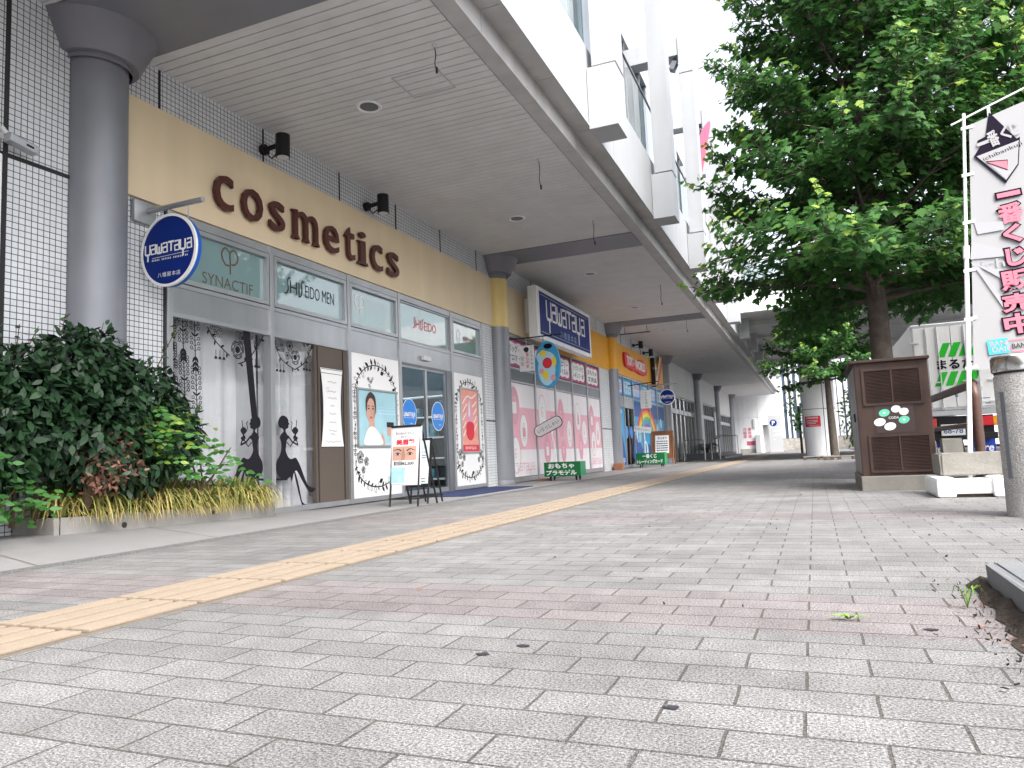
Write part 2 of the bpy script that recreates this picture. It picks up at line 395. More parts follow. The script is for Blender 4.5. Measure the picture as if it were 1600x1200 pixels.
M = dict(
    steel=mat('brushed_steel', (.42, .43, .45), .34, .85, var=.06, vscale=2, dirt=.1),
    alu=mat('window_aluminium', (.42, .43, .45), .38, .75, var=.06, dirt=.08),
    darksteel=mat('grey_metal_panel', (.17, .18, .2), .3, .6, var=.08, dirt=.1),
    beam=mat('beam_panel', (.22, .225, .25), .42, .3, var=.06, fine=.06),
    column=mat('column_paint', (.215, .225, .25), .42, .25, var=.05, fine=.08, fscale=300, bump=.08, bscale=300, dirt=.12),
    capital=mat('capital_paint', (.2, .2, .225), .45, .25, var=.06, fine=.06),
    cream=mat('cream_panel', (.66, .54, .37), .5, 0, var=.04, vscale=1.5, dirt=.05),
    yellow=mat('yellow_paint', (.66, .5, .2), .4, 0, var=.05, dirt=.05),
    orange=mat('orange_panel', (.7, .33, .02), .45, 0, var=.05, dirt=.05),
    slat=mat('soffit_board', (.62, .615, .615), .55, .1, var=.05, vscale=1.2, fine=.05, fscale=120, dirt=.06),
    gap=mat('dark_gap', (.03, .03, .032), .8),
    soffitw=mat('pale_soffit', (.66, .66, .66), .5, 0, var=.04, dirt=.08),
    fascia=mat('fascia_panel', (.45, .44, .44), .5, .1, var=.05, dirt=.12),
    soffit=mat('soffit_panel', (.36, .35, .345), .55, .1, var=.06, dirt=.08),
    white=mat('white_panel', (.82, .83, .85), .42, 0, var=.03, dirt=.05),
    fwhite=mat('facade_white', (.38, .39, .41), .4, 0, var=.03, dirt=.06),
    whitepaint=mat('white_paint', (.78, .78, .78), .45, 0, var=.02),
    paper=mat('white_print', (.74, .74, .74), .6, 0, var=.02),
    black=mat('black_print', (.015, .015, .017), .6, spec=.25),
    ink=mat('dark_ink', (.03, .03, .037), .7, spec=.2),
    blackm=mat('black_metal', (.016, .016, .018), .55, .1, var=.1, spec=.25),
    darkred=mat('dark_red_letters', (.075, .021, .018), .4, 0, var=.1),
    darkredside=mat('letter_edge', (.02, .016, .015), .5),
    blue=mat('sign_blue', (.005, .022, .17), .4, 0, var=.05, spec=.12),
    bluerim=mat('sign_rim_blue', (.01, .09, .4), .3),
    skyblue=mat('decal_blue', (.02, .2, .62), .35),
    redp=mat('print_red', (.62, .03, .05), .5),
    pinkred=mat('print_pink_red', (.68, .13, .22), .55),
    magenta=mat('print_magenta', (.42, .05, .16), .5, var=.05),
    pink=mat('print_pink', (.74, .4, .47), .5, var=.03),
    pinkd=mat('print_rose', (.68, .33, .41), .5, var=.03),
    pinkw=mat('print_white', (.76, .72, .74), .5, var=.04, dirt=.05),
    gold=mat('print_bronze', (.1, .07, .04), .6),
    greyp=mat('print_grey', (.42, .43, .45), .6),
    lgrey=mat('print_light_grey', (.6, .6, .61), .6),
    green=mat('sign_green', (.005, .13, .035), .45, var=.05),
    greenl=mat('sign_green_side', (.02, .24, .1), .45, var=.05),
    brown=mat('brown_board', (.095, .075, .062), .6, 0, var=.06, fine=.1, fscale=80),
    cab=mat('cabinet_brown', (.05, .029, .024), .55, 0, spec=.25, var=.3, vscale=2.5, dirt=.5, bump=.06, bscale=200),
    cabside=mat('cabinet_side', (.2, .19, .19), .38, .35, var=.12, dirt=.3),
    rust=mat('pipe_brown', (.085, .045, .035), .4, .1, var=.2, vscale=20, bump=.1, bscale=120),
    wood=mat('varnished_wood', (.19, .075, .03), .5, 0, var=.2, vscale=12, dirt=.2),
    brickr=mat('red_brick_block', (.3, .13, .08), .85, var=.15, vscale=30, bump=.3),
    concrete=mat('concrete', (.2, .19, .17), .85, 0, var=.1, vscale=5, bump=.3, bscale=70, fine=.12, fscale=90, dirt=.2),
    concl=mat('planter_concrete', (.25, .24, .23), .85, 0, var=.12, vscale=4, bump=.2, bscale=80, fine=.08, fscale=120, dirt=.25),
    granite=mat('grey_granite', (.15, .155, .165), .7, 0, var=.12, vscale=6, fine=.3, fscale=260, bump=.25, bscale=200),
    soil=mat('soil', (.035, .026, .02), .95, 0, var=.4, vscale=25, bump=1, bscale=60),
    bark=mat('bark', (.085, .07, .06), .9, 0, var=.35, vscale=9, bump=1, bscale=22, fine=.2, fscale=70),
    twig=mat('twig', (.09, .06, .04), .9),
    curtain=mat('curtain_cloth', (.5, .51, .53), .9, 0, var=.04, vscale=8),
    vinyl=mat('black_vinyl', (.009, .008, .013), .5, spec=.2),
    skin=mat('print_skin', (.55, .33, .26), .55), skind=mat('print_skin_shade', (.4, .22, .17), .55),
    hair=mat('print_hair', (.05, .03, .025), .55), lips=mat('print_lips', (.5, .1, .1), .55),
    aqua=mat('print_aqua', (.33, .55, .62), .45, var=.12, vscale=3), aquad=mat('print_teal', (.03, .3, .42), .45),
    peach=mat('print_peach', (.72, .3, .24), .45, var=.12, vscale=9),
    rubber=mat('dark_mat', (.02, .03, .09), .9, bump=.3),
    asphalt=mat('asphalt', (.06, .06, .062), .9, 0, var=.15, fine=.3, fscale=150, bump=.3, bscale=150),
    chrome=mat('polished_steel', (.6, .58, .56), .16, 1, var=.05),
    lamp=mat('lit_tube', (.9, .97, 1), .5, emit=9),
    tailr=mat('tail_red', (.6, .02, .03), .25, coat=.5), taily=mat('tail_amber', (.8, .32, .01), .25, coat=.5),
    lgreen=mat('bright_green', (.02, .5, .03), .45),
    mudblue=mat('mudflap_blue', (.01, .05, .33), .6),
    film=mat('window_film', (.2, .3, .31), .03, 0, var=.03, spec=1, coat=1),
    stone=mat('base_stone', (.42, .39, .35), .85, var=.3, vscale=5, bump=.3),
    panelg=mat('grey_wall_panel', (.62, .63, .64), .55, 0, var=.04, dirt=.08),
    rain_o=mat('mural_orange', (.75, .28, .03), .5), rain_y=mat('mural_yellow', (.75, .6, .05), .5), rain_g=mat('mural_green', (.1, .4, .12), .5), rain_v=mat('mural_violet', (.25, .1, .35), .5),
    mblue=mat('mural_blue', (.05, .3, .55), .5, var=.1), mdeep=mat('mural_deep_blue', (.02, .08, .26), .5, var=.15), mlight=mat('mural_light', (.4, .62, .75), .5, var=.05),
    tarp=mat('banner_cloth', (.32, .32, .33), .75, 0, var=.02),
    flaggrey=mat('banner_grey', (.52, .52, .54), .75), flaggrey2=mat('banner_pale_grey', (.34, .34, .36), .75),
    flagpink=mat('banner_pink', (.75, .16, .22), .7), flagnavy=mat('banner_navy', (.01, .007, .018), .8, spec=.1), cyan=mat('banner_cyan', (.05, .45, .62), .7),
    tact=mat('tactile_cream', (.25, .202, .155), .8, 0, var=.06, vscale=6, fine=.14, fscale=180, dirt=.05, bump=.2, bscale=200),
    tactb=mat('tactile_groove', (.12, .095, .072), .85, 0, var=.2, vscale=8, fine=.2, fscale=150),
    tactd=mat('tactile_grey', (.16, .14, .12), .8, 0, var=.1),
    aggr=mat('exposed_aggregate', (.33, .32, .31), .8, 0, var=.1, vscale=8, fine=.5, fscale=110, bump=.8, bscale=110),
    apron=mat('apron_concrete', (.225, .22, .22), .85, 0, var=.07, vscale=2, fine=.1, fscale=200, bump=.15, bscale=200),
    gravel=mat('drain_gravel', (.13, .13, .13), .9, 0, fine=.5, fscale=60, bump=1, bscale=60),
    glass=glass('clear_glass', (.985, .985, .99), .03), glassd=glass('shop_glass', (.86, .9, .92), -.03, gcol=.5), glassr=glass('rail_glass', (.8, .88, .88), .12),
    winglass=mat('reflective_window', (.12, .15, .17), .05, 0, spec=1, coat=.5),
    darkwin=mat('dark_window', (.03, .035, .04), .06, 0, spec=.9),
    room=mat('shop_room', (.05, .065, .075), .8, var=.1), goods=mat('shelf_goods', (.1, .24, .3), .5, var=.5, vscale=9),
    pave=brickmat('pavers', (0, 1), .30, .15, .5, .0042, (.172, .17, .169), (.139, .137, .138), (.072, .066, .06), .85,
                  bands=(3.7, 2.47, .62, (1, .92, .93)), agg=.55, shift=(.06, .03), stain=.15),
    tile=brickmat('white_tiles', (1, 2), .054, .054, 0, .0042, (.66, .68, .71), (.62, .64, .67), (.07, .07, .08), .35, bumpd=.002, shift=(.02, .01), stain=.05, spec=.5),
    tilef=brickmat('white_strip_tiles', (1, 2), .22, .054, 0, .003, (.62, .64, .66), (.58, .6, .62), (.12, .12, .13), .4, bumpd=.002, stain=.05, spec=.5),
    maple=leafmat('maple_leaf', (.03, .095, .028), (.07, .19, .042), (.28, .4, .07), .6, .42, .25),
    camellia=leafmat('glossy_leaf', (.012, .031, .015), (.025, .063, .026), (.08, .145, .05), .4, .1, .3),
    nandina=leafmat('fresh_leaf', (.04, .14, .03), (.07, .22, .04), (.25, .36, .05), .5, .3),
    liriope=leafmat('strap_leaf', (.1, .17, .04), (.35, .32, .09), (.58, .42, .17), .6, .25),
    drybrown=leafmat('dry_leaf', (.09, .04, .03), (.16, .075, .05), (.26, .14, .09), .8, .1),
)
# ================================================================== SETTING
WX, CZ = -6.0, 4.73            # facade plane, canopy soffit height
BAY, COL0 = 9.32, 4.68         # column spacing along the facade
def ground_sheet(name, x0, x1, y0, y1, z, mt, nx=1, ny=1):
    b = MB(); vs = []; fs = []
    for i in range(nx+1):
        for j in range(ny+1): vs.append((x0+(x1-x0)*i/nx, y0+(y1-y0)*j/ny, z))
    for i in range(nx):
        for j in range(ny): fs.append((i*(ny+1)+j, (i+1)*(ny+1)+j, (i+1)*(ny+1)+j+1, i*(ny+1)+j+1))
    b.add(vs, fs); o = b.build(name, mt); return tag(o, kind='structure')
ground_sheet('ground', -120, 220, -60, 420, -.32, M['asphalt'])
b = MB(); b.box(-4.62, 2.28, -8, 74, -.3, 0); tag(b.build('pavement', M['pave']), kind='structure')
b = MB(); b.box(2.28, 2.46, -8, 74, -.3, .0); tag(b.build('kerb', M['concrete']), kind='structure')
ground_sheet('road', 2.46, 40, -8, 120, -.16, M['asphalt'])
# apron along the shop fronts: rises slightly towards the near end
def apz(x, y): return max(0.0, (8-y)*.0297)*min(1.0, max(0.0, (-4.72-x)/.8))
b = MB(); vs = []; fs = []
XS = [-4.72, -4.95, -5.2, -5.52, -6.3]; YS = [-8+i*1.0 for i in range(83)]
for x in XS:
    for y in YS: vs.append((x, y, apz(x, y)+.004))
n = len(YS)
for i in range(len(XS)-1):
    for j in range(n-1): fs.append((i*n+j, i*n+j+1, (i+1)*n+j+1, (i+1)*n+j))
b.add(vs, fs)
for y in [-6+1.55*k for k in range(52)]:                     # slab joints
    for i in range(len(XS)-1):
        x0, x1 = XS[i], XS[i+1]
        b.add([(x0, y, apz(x0, y)+.006), (x1, y, apz(x1, y)+.006), (x1, y+.012, apz(x1, y+.012)+.006), (x0, y+.012, apz(x0, y+.012)+.006)], [(0, 3, 2, 1)], 1)
tag(b.build('walkway', [M['apron'], M['tactd']]), kind='structure')
b = MB(); b.box(-4.72, -4.60, -8, 74, -.2, .007); tag(b.build('drain_strip', M['gravel']), kind='structure')

# tactile paving: cream blocks with four raised bars each
def tactile():
    b = MB(); x0, x1 = -3.04, -2.49; y = -4.0
    random.seed(3)
    while y < 52:
        b.box(x0, x1, y+.004, y+.536, -.02, .007+random.uniform(-.001, .001), 2)
        for k in range(4):
            xc = x0+(k+.5)*(x1-x0)/4
            b.obox((xc, y+.27, .0105), (.051, 0, 0), (0, .254, 0), (0, 0, .0065), 0, .004)
        y += .54
    b.box(x0-.006, x0, -4, 52, -.01, .006, 1); b.box(x1, x1+.006, -4, 52, -.01, .006, 1)
    b.box(x0, x1, -4, 52, -.02, .0045, 1)
    tag(b.build('tactile_paving', [M['tact'], M['tactd'], M['tactb']]), kind='structure')
tactile()
# raised landing with two steps farther along the arcade
b = MB(); b.box(-6.2, -4.55, 38.6, 47.5, -.1, .30); b.box(-6.2, -4.2, 38.2, 47.9, -.1, .15)
tag(b.build('entrance_steps', M['granite']), kind='structure')

# ================================================================== SHOPPING BUILDING
bld = thing('shopping_building', 'long white shopping building with a deep canopy on grey round columns over its shop fronts', 'building', (WX, 10, 0))
def part(b, name, mt, parent=bld): return b.build(name, mt, parent)
# --- walls
b = MB(); b.box(-6.4, -6, -8, 5.45, 0, CZ); b.box(-6.4, -6, 5.45, 13.25, 4.29, CZ); b.box(-6.4, -6, 13.25, 14.35, 0, CZ, 0)
b.box(-6.4, -6, 14.35, 21.85, 4.29, CZ); b.box(-6.4, -6, 23.0, 32.4, 4.29, CZ)
part(b, 'tiled_wall', M['tile'])
b = MB(); b.box(-6.02, -5.985, 13.25, 13.72, 0, 3.27); part(b, 'strip_tiled_pier', M['tilef'])
b = MB(); b.box(-6.4, -5.985, 21.85, 23.1, 0, 3.27); b.box(-6.4, -5.99, 21.85, 23.1, 3.27, CZ)
part(b, 'strip_tiled_pier', M['tilef'])
for y in (5.39, 6.94, 8.51, 10.04, 11.57, 13.1, 16.2, 17.8, 19.4, 25.0, 26.6, 28.2):
    b = MB(); b.box(-6.01, -5.992, y-.012, y+.012, 4.30, CZ-.001); part(b, 'wall_joint', M['gap'])
b = MB()
b.box(-6.01, -5.994, 3.83, 3.87, 0, CZ-.001); b.box(-6.01, -5.992, -8, 4.42, 3.225, 3.26)
b.box(-6.01, -5.99, 5.455, 5.48, 0, 3.26)
part(b, 'wall_joint', M['gap'])
for y0, y1 in ((13.25, 13.72), (21.9, 23.05)):
    b = MB(); b.box(-6.02, -5.98, y0, y1, 1.30, 1.325); part(b, 'wall_joint', M['gap'])
b = MB(); b.box(-6, -5.95, 3.3, 3.80, 0, 3.22, 0, .01); part(b, 'side_panel', M['whitepaint'])
# --- fascia bands above the windows
b = MB(); b.box(-6.0, -5.955, 4.99, 13.74, 3.27, 4.29, 0, .004); b.box(-6.0, -5.955, 14.24, 17.0, 3.27, 4.29, 0, .004); part(b, 'cream_band', M['cream'])
b = MB(); b.box(-6.0, -5.957, 17.0, 23.06, 3.22, 4.29, 0, .004); b.box(-6.0, -5.957, 23.56, 32.3, 3.22, 4.29, 0, .004); part(b, 'orange_band', M['orange'])
# --- columns
def column(yc, paint=None):
    b = MB(); b.lathe(WX, yc, [(.268, -.05), (.268, 4.36), (.268, CZ)], 48)
    b.lathe(WX, yc, [(.274, 0), (.274, .09), (.269, .1)], 48)
    c = part(b, 'column', M['column'])
    b = MB(); b.lathe(WX, yc, [(.30, 4.36), (.30, 4.405), (.355, 4.405), (.37, 4.42), (.505, 4.70), (.52, CZ)], 48)
    b.build('capital', M['capital'], c)
    if paint:
        b = MB(); b.lathe(WX, yc, [(.271, 3.27), (.271, 4.29)], 48); b.build('paint_band', M[paint], c)
    return c
for k in range(7):
    column(COL0+BAY*k, {1: 'yellow', 2: 'orange'}.get(k))
# --- canopy: boards between flush beam panels, fascia
XI, XM, XO = -2.905, -2.715, -2.48
ends = [-8.0]+[COL0+BAY*k for k in range(7)]+[63.2]
b = MB(); b.box(-6.05, XI, -8, 63.2, CZ+.03, CZ+.2); part(b, 'soffit_backing', M['gap'])
for k in range(len(ends)-1):
    y0 = ends[k]+(.5 if k else 0); y1 = ends[k+1]-(.5 if k < 7 else 0)
    b = MB()
    if y0 > 33:
        b.box(-6.05, XI, y0+.01, y1-.01, CZ, CZ+.02); part(b, 'soffit_panel', M['soffitw']); continue
    y = y0+.006
    while y < y1-.02:
        ye = min(y+.113, y1-.006)
        b.box(-6.05, XI-.012, y, ye, CZ, CZ+.025); y += .125
    part(b, 'soffit_board', M['slat'])
for k in range(7):
    yc = ends[k+1]; b = MB(); b.box(-6.05, XI-.006, yc-.494, yc+.494, CZ-.012, CZ+.03); part(b, 'soffit_beam', M['beam'] if k < 3 else M['soffitw'])
b = MB(); y = -8.0; sp = 1.553
off0 = 6.27-math.floor((6.27+8)/sp)*sp
y = off0-sp
while y < 63.1:
    b.box(XI, XM, y+.004, y+sp-.004, CZ-.004, CZ+.04); b.box(XM-.02, XM, y+.004, y+sp-.004, CZ+.04, CZ+.25)
    b.box(XM, XO, y+.004, y+sp-.004, CZ+.245, CZ+.285); y += sp
part(b, 'canopy_fascia', M['fascia'])
b = MB(); b.box(XI, XM-.005, -8, 63.1, CZ+.012, CZ+.3); b.box(XM, XO-.004, -8, 63.1, CZ+.26, CZ+.3); part(b, 'fascia_backing', M['gap'])
b = MB(); b.box(XO-.02, XO+.012, -8, 63.1, CZ+.232, CZ+.262, 0); part(b, 'drip_edge', M['greyp'])
b = MB(); b.box(-6.4, XI, 63.2, 63.35, CZ-.02, 6.2); b.box(XI, XO, 63.11, 63.35, CZ-.02, 6.2); part(b, 'canopy_end', M['white'])
# --- upper storey: parapet panels, glass balustrade, set-back wall with windows
b = MB(); y = off0-sp*1
pj = [7.815-2.8*k for k in range(6)][::-1]+[7.815+2.8*k for k in range(1, 21)]
for a, c in zip(pj, pj[1:]): b.box(XO-.14, XO, a+.006, c-.006, CZ+.262, 6.13)
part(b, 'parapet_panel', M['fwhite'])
b = MB(); b.box(XO-.13, XO-.012, -6, 63.3, CZ+.28, 6.12); part(b, 'parapet_core', M['greyp'])
b = MB()
for a, c in zip(pj, pj[1:]): b.box(XO-.05, XO-.035, a+.02, c-.02, 6.15, 7.32)
part(b, 'glass_balustrade', M['glassr'])
b = MB(); b.box(XO-.06, XO-.02, -6, 63.3, 7.325, 7.36); b.box(XO-.06, XO-.02, -6, 63.3, 6.131, 6.149)
for a in pj: b.box(XO-.055, XO-.03, a-.012, a+.012, 6.15, 7.325)
part(b, 'balustrade_rail', M['darksteel'])
SB = -3.75
b = MB(); b.box(-14, SB, -6, 63.2, CZ+.3, 6.0)
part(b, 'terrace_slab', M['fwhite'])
wins = []
y = -5.0
b = MB()
while y < 62:
    g = MB(); fr = MB()
    b.box(SB-.25, SB, y, y+.75, 6.0, 12.6); 
    g.box(SB-.14, SB-.12, y+.75, y+4.28, 6.9, 11.2)
    b.box(SB-.25, SB, y+.75, y+4.28, 6.0, 6.9); b.box(SB-.25, SB, y+.75, y+4.28, 11.2, 12.6)
    for q in (.75, 1.6, 2.5, 3.4, 4.2): fr.box(SB-.12, SB-.04, y+q, y+q+.06, 6.9, 11.2)
    fr.box(SB-.11, SB-.05, y+.75, y+4.28, 9.0, 9.06)
    fr.build('frame', M['darksteel'], part(g, 'upper_window', M['winglass']))
    y += 4.28
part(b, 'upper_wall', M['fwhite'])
# portal frames standing on boxed feet along the parapet
for k in range(-1, 9):
    yc = 9.5+4.28*k; zt = 10.85
    b = MB(); b.box(XO+.005, -2.075, yc-.26, yc+.26, 4.915, 5.78, 0, .006); ft = part(b, 'frame_foot', M['fwhite'])
    b = MB(); b.box(-2.41, -2.075, yc-.22, yc+.24, 5.815, 9.88, 0, .006); b.box(-2.41, -2.075, yc-.22, yc+.24, 9.90, zt, 0, .006)
    b.box(SB-.02, -2.42, yc-.20, yc+.22, 10.40, zt, 0); part(b, 'portal_frame', M['fwhite'])
    b = MB(); b.box(-2.40, -2.09, yc-.2, yc+.22, 5.77, 5.83); b.box(-2.40, -2.09, yc-.2, yc+.22, 9.87, 9.91); b.box(XO-.002, XO+.02, yc-.25, yc+.25, 4.93, 5.77); part(b, 'shadow_gap', M['gap'])
    b = MB(); b.box(-2.56, -2.48, yc-.05, yc+.05, 10.28, 10.40); b.obox((-2.56, yc-.02, 10.2), (.06, 0, -.03), (0, .11, 0), (.05, 0, .1), 0, .01); part(b, 'frame_lamp', M['darksteel'])
b = MB(); b.box(-14, -2.30, 63.2, 66.5, 6.2, 13); part(b, 'end_block', M['fwhite'])

# ================================================================== COSMETICS SHOP FRONT
Ym = [5.51, 7.04, 8.64, 10.02, 11.84, 13.19]
shop = thing('cosmetics_shopfront', 'aluminium framed shop front with curtained windows, white panels and a glass door', 'shop front', (WX, 9.3, 0))
b = MB()
for i, y in enumerate(Ym):
    z0 = .02
    b.box(-6.09, -5.965, y-.035, y+.035, z0, 3.265, 0, .004)
b.box(-6.08, -5.985, Ym[0]+.036, Ym[3]-.036, .02, .085); b.box(-6.08, -5.985, Ym[4]+.036, Ym[5]-.036, .02, .085)
b.box(-6.085, -5.978, Ym[0], Ym[5], 3.17, 3.262); b.box(-6.083, -5.981, Ym[0], Ym[5], 2.475, 2.52); b.box(-6.083, -5.983, Ym[0], Ym[5], 2.16, 2.205)
part(b, 'frame', M['alu'], shop)
for a, c in zip(Ym, Ym[1:]):
    b = MB(); b.box(-6.05, -5.992, a+.036, c-.036, 2.206, 2.474); part(b, 'spandrel', M['steel'], shop)
def transom(a, c, awn):
    g = MB(); g.box(-6.04, -6.02, a+.04, c-.04, 2.52, 3.17)
    p = part(g, 'transom_pane', M['film'], shop)
    f = MB(); t = .05 if awn else .02; x1 = -5.97 if awn else -5.995
    for q in ((a+.045, a+.045+t, 2.53, 3.16), (c-.045-t, c-.045, 2.53, 3.16), (a+.045+t, c-.045-t, 3.16-t, 3.16), (a+.045+t, c-.045-t, 2.53, 2.53+t)):
        f.box(-6.02, x1, q[0], q[1], q[2], q[3])
    f.build('sash', M['alu'], p)
    return p, wallF(-6.02, (a+c)/2, 2.85)
TP = []
for i, (a, c) in enumerate(zip(Ym, Ym[1:])): TP.append(transom(a, c, i != 3))
# lettering printed on the transom panes
def cp_mark(mb, F, cu, cv, s, off):
    stroke(mb, F, curve([(cu-.02*s, cv+.30*s), (cu-.25*s, cv+.42*s), (cu-.42*s, cv+.15*s), (cu-.25*s, cv-.2*s), (cu-.03*s, cv-.22*s)], 6), .07*s, off)
    stroke(mb, F, curve([(cu+.02*s, cv-.55*s), (cu+.02*s, cv-.1*s), (cu+.02*s, cv+.28*s), (cu+.25*s, cv+.42*s), (cu+.42*s, cv+.15*s), (cu+.28*s, cv-.12*s), (cu+.08*s, cv-.16*s)], 6), .07*s, off)
def long_s(mb, F, u, v, h, off=.003):
    stroke(mb, F, curve([(u+.34*h, v+.98*h), (u+.2*h, v+1.02*h), (u+.06*h, v+.8*h), (u+.12*h, v+.3*h), (u-.02*h, v-.02*h), (u-.26*h, v-.1*h)], 6), .1*h, off)
p, F = TP[0]; b = MB(); cp_mark(b, F, .12, .1, .3, .003); lettering(b, F, 'SYNACTIF', .1, -.18, w=.78, h=.125, weight=-.004); b.build('print', M['gold'], p)
p, F = TP[1]; b = MB(); long_s(b, F, -.46, -.08, .19); lettering(b, F, 'HI', -.31, .0, h=.165, weight=-.004, spacing=.9); long_s(b, F, -.19, -.08, .19); lettering(b, F, 'EIDO MEN', .21, .0, w=.62, h=.165, weight=-.006); b.build('print', M['ink'], p)
p, F = TP[2]; b = MB(); cp_mark(b, F, -.34, .05, .3, .003); b.build('print', M['paper'], p)
b = MB(); art(b, F, rect(-.2, .36, -.22, .16), .001); b.build('faint_sheet', mat('film_patch', (.26, .37, .38), .12, spec=.8, coat=.5), p)
p, F = TP[3]; b = MB(); long_s(b, F, -.36, -.06, .17); lettering(b, F, 'HI', -.21, .01, h=.15, weight=.0); long_s(b, F, -.09, -.06, .17); lettering(b, F, 'EIDO', .2, .01, w=.42, h=.15, weight=.0); b.build('print', M['redp'], p)
p, F = TP[4]; b = MB(); lettering(b, F, 'BENEFIQUE', .15, .0, w=.5, h=.075, weight=.005); b.build('print', M['magenta'], p)
b = MB(); stroke(b, F, curve([(-.3, -.1), (-.37, 0), (-.3, .14), (-.22, .05), (-.25, -.08)], 5, True), .014, closed=True); b.build('print', M['greyp'], p)

# curtained windows
for a, c, vis in ((Ym[0], Ym[1], 1), (Ym[1], 7.89, 1)):
    g = MB(); g.box(-6.035, -6.023, a+.036, c-.01, .086, 2.16); pane = part(g, 'window_pane', M['glass'], shop)
    cu = MB(); ce = c+(.35 if a > 7 else -.02); n = int((ce-a)/.012); vs = []; random.seed(int(a*10)); ph = 0
    xs = []
    for i in range(n+1):
        ph += random.uniform(.1, .46); xs.append(-6.22+.06*math.sin(ph)*(1+.5*math.sin(ph*.23))+.03*math.sin(ph*.37))
    for i in range(n+1):
        y = a+(ce-a)*i/n; vs += [(xs[i], y, .05), (-6.22+(xs[i]+6.22)*.85, y, 1.2), (-6.22+(xs[i]+6.22)*.7, y, 2.2)]
    cu.add(vs, [(i*3+k, (i+1)*3+k, (i+1)*3+k+1, i*3+k+1) for i in range(n) for k in (0, 1)], 0, True)
    cu.build('curtain', M['curtain'], shop)
    shop_pane = pane
    vn = MB(); F = wallF(-6.022, 0, 0)
    def P(px, py):                                     # crop of the photo -> window plane
        q = on_x(240+px*.3, 460+py*.3, -6.022); return (q.y, q.z)
    def leaf(u, v, l, wd, ang):
        ca, sa = math.cos(ang), math.sin(ang); o = []
        for t, s in ((0, 0), (.25, .8), (.5, 1), (.8, .55), (1, 0), (.8, -.55), (.5, -1), (.25, -.8)):
            x, y = t*l, s*wd; o.append((u+x*ca-y*sa, v+x*sa+y*ca))
        art(vn, F, o, .001)
    def ring(u, v, r, wd=.007): stroke(vn, F, ell(u, v, r, r, 12), wd, .001, closed=True)
    def rose(u, v, r):
        art(vn, F, ell(u, v, r*.42, r*.42, 12), .001)
        for q, rr in enumerate((.62, .82, 1.0)):
            for k in range(3): stroke(vn, F, [(u+r*rr*math.cos(t), v+r*rr*math.sin(t)*1.08) for t in [q*.9+k*2.1+.28*j for j in range(7)]], r*.13, .001)
    def spray(pts, berries):
        pts = curve(pts, 8); stroke(vn, F, pts, .014, .001)
        for i in range(2, len(pts), 3):
            u, v = pts[i]; sgn = 1 if i % 2 else -1
            a2 = math.atan2(pts[i][1]-pts[i-1][1], pts[i][0]-pts[i-1][0])
            leaf(u, v, .06, .014, a2+sgn*1.0)
    def berries(u, v, n):
        random.seed(int(u*100))
        for k in range(n): ring(u+random.uniform(-.075, .075), v+random.uniform(-.07, .07), .017)
    def bells(u, v, n):
        for k in range(n):
            uu = u+(k-(n-1)/2)*.06; stroke(vn, F, [(uu, v+.06), (uu, v-.02)], .008, .001)
            for d in (-.025, 0, .025): leaf(uu, v-.01, .045, .009, -1.57+d*22)
    if a == Ym[0]:
        for px, py0, py1 in ((88, 125, 480), (150, 130, 640), (212, 142, 760)):
            N = 24; pts = []
            for i in range(N+1):
                q = P(px + (py0+(py1-py0)*i/N-py0)*.03, py0+(py1-py0)*i/N); pts.append(q)
            stroke(vn, F, pts, .012, .001)
            for i in range(1, N):
                u, v = pts[i]; k = i % 12
                for sgn in (-1, 1):
                    if k in (7, 8, 9): leaf(u, v, .085, .016, -1.57+sgn*.55)
                    elif k == 3: leaf(u, v, .07, .012, 1.57+sgn*.9)
                    else:
                        stroke(vn, F, [(u, v), (u+sgn*.035, v+.03)], .006, .001); ring(u+sgn*.05, v+.035, .016, .009)
        spray([P(280, 170), P(320, 240), P(395, 320)], 0); berries(*P(325, 190), 12); bells(*P(345, 318), 3)
        spray([P(440, 362), P(500, 330), P(572, 215)], 0); berries(*P(530, 250), 12); bells(*P(530, 362), 3)
        rose(*P(437, 288), .095); rose(*P(462, 228), .06)
        art(vn, F, [P(463, 180), P(500, 183), P(540, 640), P(510, 640)], .0005)       # the swing rope / trunk band
        mir = lambda x: 1205-x
    else:
        spray([P(622, 215), P(660, 330), P(735, 392)], 0); spray([P(735, 392), P(790, 350), P(828, 260)], 0)
        berries(*P(655, 270), 10); berries(*P(800, 265), 10); rose(*P(708, 270), .06); rose(*P(737, 328), .085); rose(*P(697, 318), .045); bells(*P(660, 385), 3); bells(*P(798, 380), 3)
        mir = lambda x: x
    # seated lady in silhouette
    def S_(pts, sm=3): art(vn, F, [P(mir(x), y) for x, y in curve(pts, sm, True)], .001)
    S_([(650, 655), (660, 637), (676, 631), (692, 640), (702, 655), (701, 664), (708, 676), (701, 681), (703, 690), (698, 698), (688, 703), (688, 716), (697, 732), (706, 746), (694, 760), (690, 790), (688, 815), (700, 845), (716, 858), (738, 850), (752, 868), (768, 905), (788, 960), (803, 992), (822, 1006), (841, 1010), (839, 1020), (820, 1032), (806, 1024), (790, 1000), (768, 960), (744, 918), (728, 936), (720, 976), (712, 950), (697, 962), (668, 962), (645, 940), (636, 905), (640, 872), (656, 838), (664, 806), (663, 770), (656, 745), (664, 728), (676, 714), (672, 700), (655, 692), (648, 675)])
    S_([(738, 925), (752, 975), (764, 1035), (774, 1078), (790, 1092), (812, 1098), (808, 1106), (786, 1110), (786, 1126), (780, 1126), (770, 1090), (756, 1040), (742, 980), (732, 930)])
    art(vn, F, [P(mir(x), y) for x, y in ((812, 1030), (819, 1050), (814, 1050), (806, 1028))], .001)
